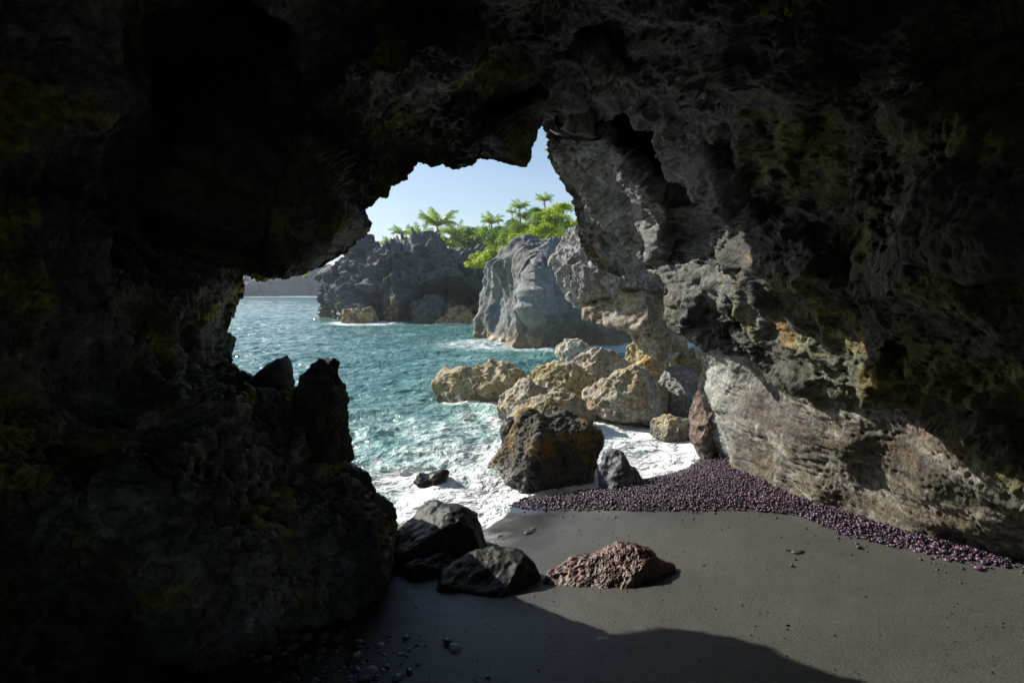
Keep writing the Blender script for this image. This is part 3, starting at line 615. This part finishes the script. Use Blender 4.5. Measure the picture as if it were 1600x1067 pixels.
L_bright = leaf_material('naupaka_leaf', (.14, .25, .015), (.55, .56, .03)); L_mid = leaf_material('broad_leaf', (.05, .13, .015), (.15, .26, .03)); L_feather = leaf_material('needle_leaf', (.13, .21, .035), (.24, .32, .07))
L_palm = leaf_material('palm_leaf', (.15, .25, .04), (.42, .47, .12), .45, .3); M_bark = Mat('bark'); M_bark = M_bark.set(Base_Color=M_bark.mix(M_bark.noise(6, 4), (.09, .075, .055), (.22, .19, .15)), Roughness=.9)

def bush_mesh(name, n, leaf, mat, seed, narrow=1.0, up=0.3, lumps=9):
    rg = np.random.default_rng(seed); lc = rg.normal(size=(lumps, 3)); lc /= np.linalg.norm(lc, axis=1)[:, None]; lc *= rg.uniform(.3, .62, (lumps, 1)); lc[:, 2] = np.abs(lc[:, 2]) * .8
    lr = rg.uniform(.14, .42, lumps); k = rg.integers(0, lumps, n); v = rg.normal(size=(n, 3)); v /= np.linalg.norm(v, axis=1)[:, None]
    c = lc[k] + v * (lr[k] * rg.uniform(.55, 1.08, n) )[:, None]
    nn = v + rg.normal(size=(n, 3)) * .5 + np.array([0, 0, up]); nn /= np.linalg.norm(nn, axis=1)[:, None]
    a = np.cross(nn, rg.normal(size=(n, 3))); a /= np.linalg.norm(a, axis=1)[:, None]; b = np.cross(nn, a)
    s = leaf * rg.uniform(.6, 1.3, n)[:, None]
    V = np.stack([c - a * s, c - b * s * .45 * narrow, c + a * s, c + b * s * .45 * narrow], 1).reshape(-1, 3)
    return mesh(name, V, np.arange(n * 4).reshape(-1, 4), mat, data_only=True, smooth=False)
def stem_mesh(seed):
    rg = np.random.default_rng(seed); V = []; Fs = []
    for k in range(6):
        e = rg.normal(size=3) * .35; e[2] = .5; b = np.array([rg.normal() * .06, rg.normal() * .06, -.5]); o = len(V)
        for t, r in ((0, .035), (1, .012)):
            c = b + (e - b) * t
            for q in range(5): V.append(c + r * np.array([math.cos(q * 1.257), math.sin(q * 1.257), 0]))
        for q in range(5): Fs.append((o + q, o + (q + 1) % 5, o + 5 + (q + 1) % 5, o + 5 + q))
    return mesh('stem', np.array(V), np.array(Fs), M_bark, data_only=True)
STEM = stem_mesh(3)
BM = {'bright': [bush_mesh('foliage', 3200, .052, L_bright, s, 1.2, .5, 22) for s in (1, 2, 3)], 'mid': [bush_mesh('foliage', 3200, .055, L_mid, s, 1.1, .3, 20) for s in (4, 5)],
      'feather': [bush_mesh('foliage', 4200, .085, L_feather, s, .25, .8) for s in (6, 7)]}
def bush(px, py, rpx, Y, kind, label, sq=.8):
    c = P(px, py, Y); Rr = rpx * Y / F; e = bpy.data.objects.new({'bright': 'shrub', 'mid': 'tree', 'feather': 'feathery_shrub'}[kind], None); COL.objects.link(e); e.location = c - np.array([0, 0, Rr * .45])
    tag(e, label, 'tree' if kind == 'mid' else 'shrub', {'bright': 'yellow-green shrubs on the cliff top', 'mid': 'dark green trees behind the shrubs', 'feather': 'feathery shrubs on the slope'}[kind])
    f = link('foliage', random.choice(BM[kind]), e); f.scale = (Rr * 1.5, Rr * 1.5, Rr * (1.5 if kind != 'feather' else 1.5) * sq); f.location = (0, 0, Rr * .3); f.rotation_euler = (0, 0, random.uniform(0, 6.28))
    s = link('trunk' if kind == 'mid' else 'stem', STEM, e); s.scale = (Rr, Rr, Rr * 1.6)
    return e
for px, py, r, Y, k, lb in [
        (868, 345, 22, 44, 'bright', 'round yellow-green shrub tucked against the right cave wall'), (848, 362, 22, 43, 'bright', 'yellow shrub on the sea stack top, nearest the wall'),
        (872, 372, 20, 42, 'bright', 'yellow-tinged shrub spilling over the top of the sea stack'), (826, 372, 20, 44, 'bright', 'bright shrub just left of the yellow ones on the stack top'),
        (806, 388, 17, 45, 'bright', 'small bright shrub above the left shoulder of the sea stack'), (783, 396, 17, 47, 'bright', 'low bright shrub on the slope left of the sea stack'),
        (762, 406, 17, 48, 'bright', 'low yellow-green shrub halfway down the slope by the headland'), (742, 413, 14, 49, 'bright', 'lowest bright shrub beside the top of the headland'),
        (880, 325, 16, 50, 'bright', 'highest yellow-green shrub against the right cave wall'), (852, 338, 18, 52, 'bright', 'bright shrub at the crest below the small palm'),
        (836, 352, 24, 50, 'feather', 'tall feathery pale green shrub below the small palm on the crest'), (812, 362, 24, 54, 'feather', 'feathery pale shrub at the middle of the slope'),
        (790, 378, 20, 56, 'feather', 'smaller feathery shrub left of the tall ones'), (822, 338, 14, 60, 'feather', 'feathery top showing above the slope near the two small palms'),
        (772, 392, 14, 58, 'feather', 'lowest feathery shrub on the slope'),
        (735, 368, 22, 84, 'mid', 'rounded dark green tree right of the tallest palm'), (758, 366, 18, 82, 'mid', 'dark green tree behind the double palm'), (782, 362, 16, 80, 'mid', 'dark tree under the sloping crest'),
        (715, 382, 20, 78, 'mid', 'dark low tree at the foot of the tallest palm'), (745, 390, 20, 74, 'mid', 'dark bush-like tree above the right end of the headland'), (670, 392, 16, 80, 'mid', 'dark tree in the palm grove left of the tallest palm'),
        (640, 398, 12, 84, 'mid', 'dark tree at the left of the palm grove'), (700, 398, 14, 70, 'mid', 'low dark tree on the headland below the palms'), (800, 350, 12, 86, 'mid', 'small dark tree on the skyline near the two small palms'),
        (722, 398, 16, 68, 'bright', 'bright shrub growing on top of the headland'), (690, 396, 10, 66, 'bright', 'small bright shrub below the tallest palm'), (650, 398, 10, 70, 'bright', 'small bright shrub on the headland left of the tallest palm'),
        (478, 431, 5, 60, 'bright', 'tiny green tuft on the far left tip of the headland'), (548, 397, 7, 62, 'bright', 'small green tuft on the left peak of the headland'), (860, 358, 16, 46, 'bright', 'mid-sized yellow shrub between the crest and the stack top'),
        (888, 352, 16, 47, 'bright', 'yellow shrub partly hidden by the grey buttress'), (812, 374, 18, 46, 'bright', 'bright shrub above the middle of the sea stack'), (796, 372, 16, 52, 'bright', 'pale green shrub between the feathery shrubs'),
        (770, 398, 16, 46, 'bright', 'bright shrub hanging over the left shoulder of the sea stack'), (750, 402, 15, 52, 'bright', 'bright shrub a little above the lowest one'), (840, 388, 16, 40, 'bright', 'low yellow shrub right behind the sea stack crest'),
        (866, 392, 16, 40, 'bright', 'low yellow shrub between the sea stack crest and the buttress'), (818, 392, 14, 41, 'bright', 'small yellow shrub at the left end of the sea stack crest'), (760, 388, 18, 62, 'feather', 'feathery shrub above the lowest bright ones'),
        (866, 330, 14, 58, 'bright', 'bright shrub on the skyline beside the right small palm'), (800, 362, 18, 64, 'feather', 'feathery shrub on the upper slope left of the tall ones'), (838, 332, 14, 62, 'mid', 'dark tree on the skyline between the two small palms'),
        (728, 386, 20, 76, 'mid', 'dark tree between the low wide palm and the drooping palm'), (660, 384, 16, 84, 'mid', 'dark tree behind the palm left of the tallest one'), (618, 396, 12, 86, 'mid', 'dark tree at the foot of the leftmost palms'),
        (775, 376, 20, 72, 'mid', 'dark tree behind the upper feathery shrubs')]:
    bush(px, py, r, Y, k, lb)

for k in range(26):
    t_ = k / 25; px_t = 598 + 262 * t_; top_t = np.interp(px_t, [598, 640, 700, 760, 820, 860], [394, 380, 368, 362, 350, 338]) + random.uniform(-4, 14)
    bush(px_t, top_t + 6, random.uniform(10, 16), random.uniform(76, 90), 'mid', 'green tree crowded among the palms on the hill')
def frond_mesh(name, seed, droop, n=34):
    rg = np.random.default_rng(seed); V = []; Fs = []
    def pt(t): return np.array([math.cos(1.1 - droop * t), 0, math.sin(1.1 - droop * t)])
    pts = [np.zeros(3)]; m = 24
    for i in range(m): pts.append(pts[-1] + pt(i / m) / m)
    for i in range(1, m + 1):
        a = pts[i - 1]; b = pts[i]; w = .012 * (1 - i / m * .7); o = len(V)
        V += [a + (0, w, 0), a - (0, w, 0), b - (0, w, 0), b + (0, w, 0)]; Fs.append((o, o + 1, o + 2, o + 3))
    for i in range(n):
        t = .12 + .88 * i / n; k = t * m; a = pts[int(k)]; tan = pt(t); L = .34 * math.sin(math.pi * min(1, t * .85 + .15)) ** .6 * rg.uniform(.85, 1.1)
        for s in (-1, 1):
            dr = np.array([tan[0] * .8, s * .5, tan[2] * .8 - .12 - rg.uniform(0, .4)]); dr /= np.linalg.norm(dr); w = tan * .011; o = len(V)
            mid = a + dr * L * .55; end = a + dr * L + np.array([0, 0, -.09 * L]); V += [a - w, a + w, mid + w * .9, mid - w * .9, end + w * .2, end - w * .2]
            Fs += [(o, o + 1, o + 2, o + 3), (o + 3, o + 2, o + 4, o + 5)]
    return mesh(name, np.array(V), np.array(Fs), L_palm, data_only=True, smooth=False)
FR = [frond_mesh('frond', 1, 1.3), frond_mesh('frond', 2, 1.9), frond_mesh('frond', 3, .5), frond_mesh('frond', 4, 2.7)]
def palm(px, py, r, Y, label, lean=0.0, hmin=3.5):
    c = P(px, py, Y); Rr = r * Y / F * 1.22; bx = c[0] + lean * Rr; gz_ = min(hill_z(bx, Y), c[2] - Rr * 1.3); Ht = c[2] - gz_
    e = bpy.data.objects.new('palm_tree', None); COL.objects.link(e); e.location = (bx, Y, gz_); tag(e, label, 'palm tree', 'coconut palms on the hill')
    V = []; n = 9
    for i in range(n):
        t = i / (n - 1); cx = (c[0] - bx) * t ** 1.8; rad = (.20 - .10 * t) * (1.5 if i == 0 else 1) * min(1, Rr / 2)
        for q in range(8): V.append((cx + rad * math.cos(q * .7854), rad * math.sin(q * .7854), Ht * t))
    Fs = [(i * 8 + q, i * 8 + (q + 1) % 8, i * 8 + 8 + (q + 1) % 8, i * 8 + 8 + q) for i in range(n - 1) for q in range(8)]
    mesh('trunk', np.array(V), np.array(Fs), M_bark, e)
    nfr = 21
    for i in range(nfr):
        kind = i / nfr; f = link('frond', FR[0 if kind < .35 else (1 if kind < .65 else (2 if kind < .82 else 3))], e, (c[0] - bx, 0, Ht))
        f.rotation_euler = (random.uniform(-.15, .15), random.uniform(-.2, .12), i * 2.4 + random.uniform(-.2, .2)); s = Rr * random.uniform(.9, 1.15); f.scale = (s, s, s)
for a in [(683, 356, 33, 76, 'tallest coconut palm on the skyline of the hill', .3), (708, 370, 24, 80, 'coconut palm close to the right of the tallest one', -.3), (655, 372, 23, 82, 'palm directly left of the tallest palm', .2),
          (627, 368, 18, 88, 'palm second from the left end of the grove', .1), (608, 386, 17, 84, 'leftmost low palm of the grove', .4), (645, 390, 20, 74, 'low palm in front of the grove on the headland', -.2),
          (694, 388, 22, 72, 'low wide palm below the tallest one', .2), (768, 352, 20, 84, 'palm with upright fronds halfway up the hill', .1), (756, 376, 22, 78, 'drooping palm below the upright one halfway up the hill', -.2),
          (626, 388, 14, 78, 'small palm in front of the left end of the grove', 0), (812, 328, 17, 92, 'left one of the two small palms on the high skyline', .1), (851, 316, 15, 92, 'right one of the two small palms on the high skyline', .1),
          (866, 241, 15, 100, 'palm whose frond tip shows under the top of the arch', 2.6), (800, 334, 9, 100, 'tiny palm tips left of the two small skyline palms', 0)]:
    palm(*a)

# ---------------------------------------------------------------- sea
def water_material():
    M = Mat('sea_water'); co = M.coord(); foam = M.attr('foam'); far = M.attr('far')
    w1 = M.noise(1.6, 5, .6, co, .4); w2 = M.noise(5.5, 4, .6, co, .3); w3 = M.noise(.55, 4, .6, co, .3)
    # lacy foam: thin warped cell edges that close up as the foam gets denser
    wv = M.n('ShaderNodeVectorMath', operation='ADD'); nz = M.n('ShaderNodeTexNoise'); nz.inputs['Scale'].default_value = 1.5; nz.inputs['Detail'].default_value = 5; M.l(co, nz.inputs['Vector'])
    sc = M.n('ShaderNodeVectorMath', operation='SCALE'); sc.inputs['Scale'].default_value = .8; M.l(nz.outputs['Color'], sc.inputs[0]); M.l(co, wv.inputs[0]); M.l(sc.outputs[0], wv.inputs[1])
    st = M.n('ShaderNodeMapping'); st.inputs['Scale'].default_value = (.75, 1.35, 1); M.l(wv.outputs[0], st.inputs[0])
    e1 = M.vor(2.4, 'DISTANCE_TO_EDGE', st.outputs[0]).outputs['Distance']; e2 = M.vor(6.5, 'DISTANCE_TO_EDGE', st.outputs[0]).outputs['Distance']
    fn = M.noise(2.2, 4, .6, co, .5); fb = M.noise(.9, 4, .6, co, .5)
    lace = M.math('SUBTRACT', 1.0, M.math('MULTIPLY', M.math('MINIMUM', e1, M.math('MULTIPLY', e2, 1.6)), 3.2))
    lv = M.math('ADD', M.math('MULTIPLY', lace, .40), M.math('ADD', M.math('MULTIPLY', fn, .65), M.math('MULTIPLY', fb, .5)))
    th = M.math('SUBTRACT', 1.62, M.math('MULTIPLY', foam, 1.15))
    fm = M.rng(M.math('SUBTRACT', lv, th), -.16, .36)
    deep = M.mix(M.rng(w3, .3, .7), (.055, .17, .17), (.14, .29, .275))
    deep = M.mix(M.rng(foam, .15, .8), deep, (.24, .42, .40))
    col = M.mix(fm, deep, (.80, .83, .84))
    rr = M.math('ADD', .07, M.math('MULTIPLY', fm, .6))
    b = M.bump(w3, .7, .9); b = M.bump(w1, .9, .3, b); b = M.bump(w2, .8, .07, b); b = M.bump(M.math('MULTIPLY', M.math('ADD', fm, fn), foam), .22, .03, b)
    return M.set(Base_Color=col, Roughness=rr, Normal=b, IOR=1.33, Specular_IOR_Level=.5)
wy = np.concatenate([3.2 * (60 / 3.2) ** np.linspace(0, 1, 520), 60 * (330 / 60) ** np.linspace(0, 1, 170)[1:], 330 * (3500 / 330) ** np.linspace(0, 1, 30)[1:]])
wu = np.linspace(-1, 1, 380); wx = (wu[None] * (wy * 1.15 + 1.0)[:, None]); wy2 = np.repeat(wy[:, None], 380, 1); X, Y_ = wx.ravel(), wy2.ravel()
W3 = np.stack([X, Y_, X * 0], 1); dw = -polydist(X, Y_, beach)      # metres off the shore
near = sst(-.2, 2.5, dw)
def crest(p, o): return 1 - np.abs(perlin(p, o)) * 2
rot = np.array([[.85, -.5, 0], [.5, .85, 0], [0, 0, 1]]); Q = W3 @ rot
Z = near * (.22 * fbm(Q * np.array([.25, .6, 1]), 3, off=2) + .13 * fbm(Q * np.array([.9, 1.7, 1]), 3, off=9, ridge=True)) + .022 * fbm(W3 * 3.5, 3, off=12, ridge=True) * sst(40, 15, Y_) + .012 * fbm(W3 * 9, 2, off=15) * sst(20, 10, Y_)
Z -= .05 * near
Z += .05 * np.exp(-((dw - 1.1 - .5 * perlin(W3 * .8, 8)) / .28) ** 2) * sst(.2, .8, dw) + .02 * sst(.5, 0, dw)
bc = np.array([[o.location.x, o.location.y] for o in COL.objects if o.get('category') in ('boulder', 'rock') and o.location.y < 16 and not o.name.startswith(('rock_butt', 'rock_led', 'flat'))])
db = np.min(np.hypot(X[:, None] - bc[None, :, 0], (Y_[:, None] - bc[None, :, 1])), 1)
fo = 1.0 * sst(5.2, .2, dw + .6 * fbm(W3 * .5, 3, off=31) * 2)
fo = np.maximum(fo, .74 * sst(11, 3, dw) * sst(-.5, .4, fbm(W3 * .35, 3, off=36) + .25))
fo = np.maximum(fo, .9 * sst(1.7, .7, db)); fo = np.maximum(fo, sst(.6, .1, dw) * 1.15)
fo = np.maximum(fo, 0.7 * sst(3.6, 1.0, np.hypot(X + .9, (Y_ - 9.2) * .8) + fbm(W3 * .8, 3, off=66))); st_c = np.hypot((X - 3) / 7.5, (Y_ - 31) / 4.5); fo = np.maximum(fo, .72 * sst(1.35, .8, st_c))
fo = np.maximum(fo, .30 * sst(.1, .45, fbm(Q * np.array([.12, .35, 1]), 4, off=38)) + .20)
wf = np.hypot((X + 13) / 4, (Y_ - 50) / 4); fo = np.maximum(fo, .85 * sst(1.4, .6, wf)); fo = np.maximum(fo, .8 * sst(190, 232, Y_) * sst(-50, -60, X))
fo = np.maximum(fo, .9 * sst(1.3, .5, np.hypot((X + 5) / 2.6, (Y_ - 50) / 2.5)))
mesh('sea', np.stack([X, Y_, Z], 1), grid_faces(*wx.shape, True), water_material(), attrs={'foam': fo, 'far': sst(10, 60, Y_)})
tag(bpy.data.objects['sea'], 'choppy teal sea turning to white foam at the beach', None, None, 'structure')

# ---------------------------------------------------------------- pebbles
def pebble_material(name, c1, c2, rough=.3):
    M = Mat(name); ge = M.n('ShaderNodeNewGeometry'); oi = M.n('ShaderNodeObjectInfo')
    f = M.n('ShaderNodeMath', operation='FRACT'); M.l(M.math('ADD', ge.outputs['Random Per Island'], oi.outputs['Random']), f.inputs[0])
    col = M.mix(M.math('POWER', f.outputs[0], 1.9), c1, c2); return M.set(Base_Color=col, Roughness=rough)
M_peb = pebble_material('purple_pebble', (.016, .012, .018), (.135, .065, .14), .33); M_gpeb = pebble_material('grey_pebble', (.05, .06, .062), (.32, .36, .37), .3)
M_dark_stone = pebble_material('dark_stone', (.02, .021, .022), (.07, .07, .068), .4)
M_shell = pebble_material('pale_shell', (.30, .33, .34), (.45, .48, .50), .4)
def sample_poly(poly, n, rg):
    lo, hi = poly.min(0), poly.max(0); out = []
    tot = 0
    while tot < n:
        c = rg.uniform(lo, hi, (n * 4, 2)); c = c[polydist(c[:, 0], c[:, 1], poly) > 0]; out.append(c); tot += len(c)
    return np.concatenate(out)[:n]
rg = np.random.default_rng(5)
pts = sample_poly(bw, 21000, rg)
sc_ = ground_hit(rg.uniform(800, 1640, 900), rg.uniform(780, 900, 900)); ds = polydist(sc_[:, 0], sc_[:, 1], bw); sc_ = sc_[(ds < 0) & (rg.random(len(ds)) < np.exp(ds / .16))][:, :2]
pts = np.concatenate([pts, sc_]); rad = np.clip(rg.lognormal(math.log(.0118), .36, len(pts)), .006, .023)
mid_px, mid_py = proj(np.stack([pts[:, 0], pts[:, 1], pts[:, 0] * 0 + .4], 1)); rad *= 1 + .1 * sst(1250, 1500, mid_px)
dd = polydist(pts[:, 0], pts[:, 1], bw); pz = ground_z(pts[:, 0], pts[:, 1]) + .05 * sst(-.15, .25, dd)
pz += rad * rg.uniform(.2, .9, len(pts)) + rg.uniform(0, .035, len(pts)) * sst(0, .2, dd)
size_px = rad * F / pts[:, 1]; order = np.argsort(-size_px); 
right_strip = order[:210]; rest = order[210:]
V1, F1 = ico(1); V2, F2 = ico(2)
def rand_rot(n, rg):
    q = rg.normal(size=(n, 4)); q[:, 1:3] *= .35; q /= np.linalg.norm(q, axis=1)[:, None]; w, x, y, z = q.T
    return np.stack([1 - 2 * (y * y + z * z), 2 * (x * y - z * w), 2 * (x * z + y * w), 2 * (x * y + z * w), 1 - 2 * (x * x + z * z), 2 * (y * z - x * w), 2 * (x * z - y * w), 2 * (y * z + x * w), 1 - 2 * (x * x + y * y)], 1).reshape(n, 3, 3)
n = len(rest); Rm = rand_rot(n, rg); S = rad[rest][:, None] * np.stack([rg.uniform(.9, 1.4, n), rg.uniform(.75, 1.1, n), rg.uniform(.5, .8, n)], 1)
VV = (V1[None] * S[:, None]) @ np.swapaxes(Rm, 1, 2) + np.stack([pts[rest, 0], pts[rest, 1], pz[rest]], 1)[:, None]
FF = (F1[None] + (np.arange(n) * len(V1))[:, None, None]).reshape(-1, 3)
o = mesh('pebbles', VV.reshape(-1, 3), FF, M_peb); tag(o, 'bank of small glossy purple pebbles between the foam and the sand', None, 'purple beach pebbles', 'stuff')
def stone_mesh(name, mat, seed, sub=2, flat=.65):
    V, Fc = ico(sub); r = np.random.default_rng(seed); s = np.array([r.uniform(1, 1.4), r.uniform(.8, 1), flat]); v = V * s; v = v * (1 + .22 * perlin(V * 1.4, seed * 3))[:, None]; return mesh(name, v, Fc, mat, data_only=True)
PM = [stone_mesh('pebble', M_peb, s) for s in range(6)]; GM = [stone_mesh('pebble', M_gpeb, s + 9) for s in range(6)]; DM = [stone_mesh('stone', M_dark_stone, s + 29, 2, .5) for s in range(4)]; SM = [stone_mesh('shell_fragment', M_shell, s + 19, 2, .4) for s in range(3)]
for i in right_strip:
    o = link('pebble', PM[rg.integers(6)], None, (pts[i, 0], pts[i, 1], pz[i] - rad[i] * .3)); s = rad[i] * 1.05; o.scale = (s, s, s); o.rotation_euler = (0, 0, rg.uniform(0, 6.28))
    tag(o, 'smooth purple-grey pebble in the strip along the foot of the right wall', 'pebble', 'purple pebbles along the right wall')
# grey stones in the shade at bottom left
gp = []
for k in range(150):
    px = rg.normal(500, 80); py = rg.uniform(985, 1067); px += (1067 - py) * .1
    if px < 390 or px > 700: continue
    gp.append((px, py, min(8.6, rg.lognormal(1.35, .4))))
gp += [(555, 1030, 13), (700, 1004, 9), (575, 1055, 16), (640, 1050, 7), (620, 1060, 8)]
for k, (px, py, r) in enumerate(gp):
    w = ground_hit(px, py); s = r / F * w[1]; big = r > 8.8
    o = link('pebble', GM[rg.integers(6)], None, (w[0], w[1], w[2] + s * .25)); o.scale = (s, s, s); o.rotation_euler = (rg.uniform(-.3, .3), rg.uniform(-.3, .3), rg.uniform(0, 6.28))
    lb = {(555, 1030): 'blue-grey rounded stone among the small stones at bottom left', (700, 1004): 'lone dark oval stone beside a white shell on the shaded sand', (575, 1055): 'largest pale striped stone at the bottom edge of the stone patch',
          (640, 1050): 'grey stone right of the striped one at the bottom edge', (620, 1060): 'dark stone close to the striped one at the bottom edge'}.get((px, py), 'small grey stone in the shaded patch of stones at bottom left')
    tag(o, lb, 'stone', 'grey stones on the shaded sand')
for px, py, r, lb in ((712, 1014, 9, 'white-grey shell fragment beside the dark oval stone on the shaded sand'), (595, 1010, 7, 'pale curled shell fragment above the stone patch'), (625, 1022, 4, 'tiny pale shell chip right of the stone patch'),
                      (762, 1056, 4, 'tiny pale shell chip at the bottom of the shaded sand')):
    w = ground_hit(px, py); s = r / F * w[1]; o = link('shell_fragment', SM[rg.integers(3)], None, (w[0], w[1], w[2] + s * .3)); o.scale = (s, s, s); o.rotation_euler = (.3, .2, rg.uniform(0, 6)); tag(o, lb, 'shell')
# a few loose dark stones on the sunlit sand
for px, py, r, lb in ((1246, 862, 9, 'small flat dark stone half buried alone in the sunlit sand'), (1232, 860, 5, 'tiny dark stone touching the left of the half buried one'), (1300, 828, 7, 'dark oval stone just below the pebble strip'), (1378, 846, 8, 'dark flat stone lying off the edge of the pebble strip'),
                      (1100, 884, 4, 'tiny dark stone right of the reddish flat rock'), (1352, 932, 3, 'tiny dark chip on the bare sand at right'), (1225, 996, 3, 'tiny chip near the edge of the cave shadow'), (782, 838, 5, 'small wet stone on the wet sand'),
                      (828, 832, 8, 'longish wet stone on the wet sand by the surf'), (835, 826, 5, 'little dark stone touching the longish wet stone')):
    w = ground_hit(px, py); s = r / F * w[1]; o = link('stone', DM[rg.integers(4)], None, (w[0], w[1], w[2] + s * .1)); o.scale = (s * 1.2, s, s * .6); o.rotation_euler = (0, 0, rg.uniform(-.5, .5)); tag(o, lb, 'stone', 'loose stones on the open sand')

# ---------------------------------------------------------------- sea air
bm = bmesh.new(); bmesh.ops.create_cube(bm, size=1); hm = bpy.data.meshes.new('haze'); bm.to_mesh(hm); bm.free()
ho = link('haze', hm, None, (0, 1740, 11.0)); ho.scale = (9000, 3560, 58.0)
mh = bpy.data.materials.new('haze'); mh.use_nodes = True; mh.node_tree.nodes.clear(); vo = mh.node_tree.nodes.new('ShaderNodeOutputMaterial'); vp = mh.node_tree.nodes.new('ShaderNodeVolumePrincipled')
vp.inputs['Density'].default_value = .00045; vp.inputs['Color'].default_value = (.80, .90, 1, 1); vp.inputs['Anisotropy'].default_value = .3
mh.node_tree.links.new(vp.outputs[0], vo.inputs['Volume']); hm.materials.append(mh); tag(ho, 'thin sea haze', None, None, 'stuff')

# grit strewn over the sand
gn = 2600; gp2 = np.stack([rg.uniform(-1.5, 4.2, gn), rg.uniform(2.6, 7.4, gn)], 1); gp2 = gp2[(polydist(gp2[:, 0], gp2[:, 1], beach) > .3)]; gn = len(gp2)
gr = np.clip(rg.lognormal(math.log(.0032), .45, gn), .0015, .011); Rm = rand_rot(gn, rg); S = gr[:, None] * np.stack([rg.uniform(.9, 1.6, gn), rg.uniform(.7, 1.1, gn), rg.uniform(.5, .8, gn)], 1)
VV = (V1[None] * S[:, None]) @ np.swapaxes(Rm, 1, 2) + np.stack([gp2[:, 0], gp2[:, 1], ground_z(gp2[:, 0], gp2[:, 1]) + .004], 1)[:, None]
o = mesh('grit', VV.reshape(-1, 3), (F1[None] + (np.arange(gn) * len(V1))[:, None, None]).reshape(-1, 3), M_dark_stone); tag(o, 'tiny stone chips scattered over the dark sand', None, None, 'stuff')
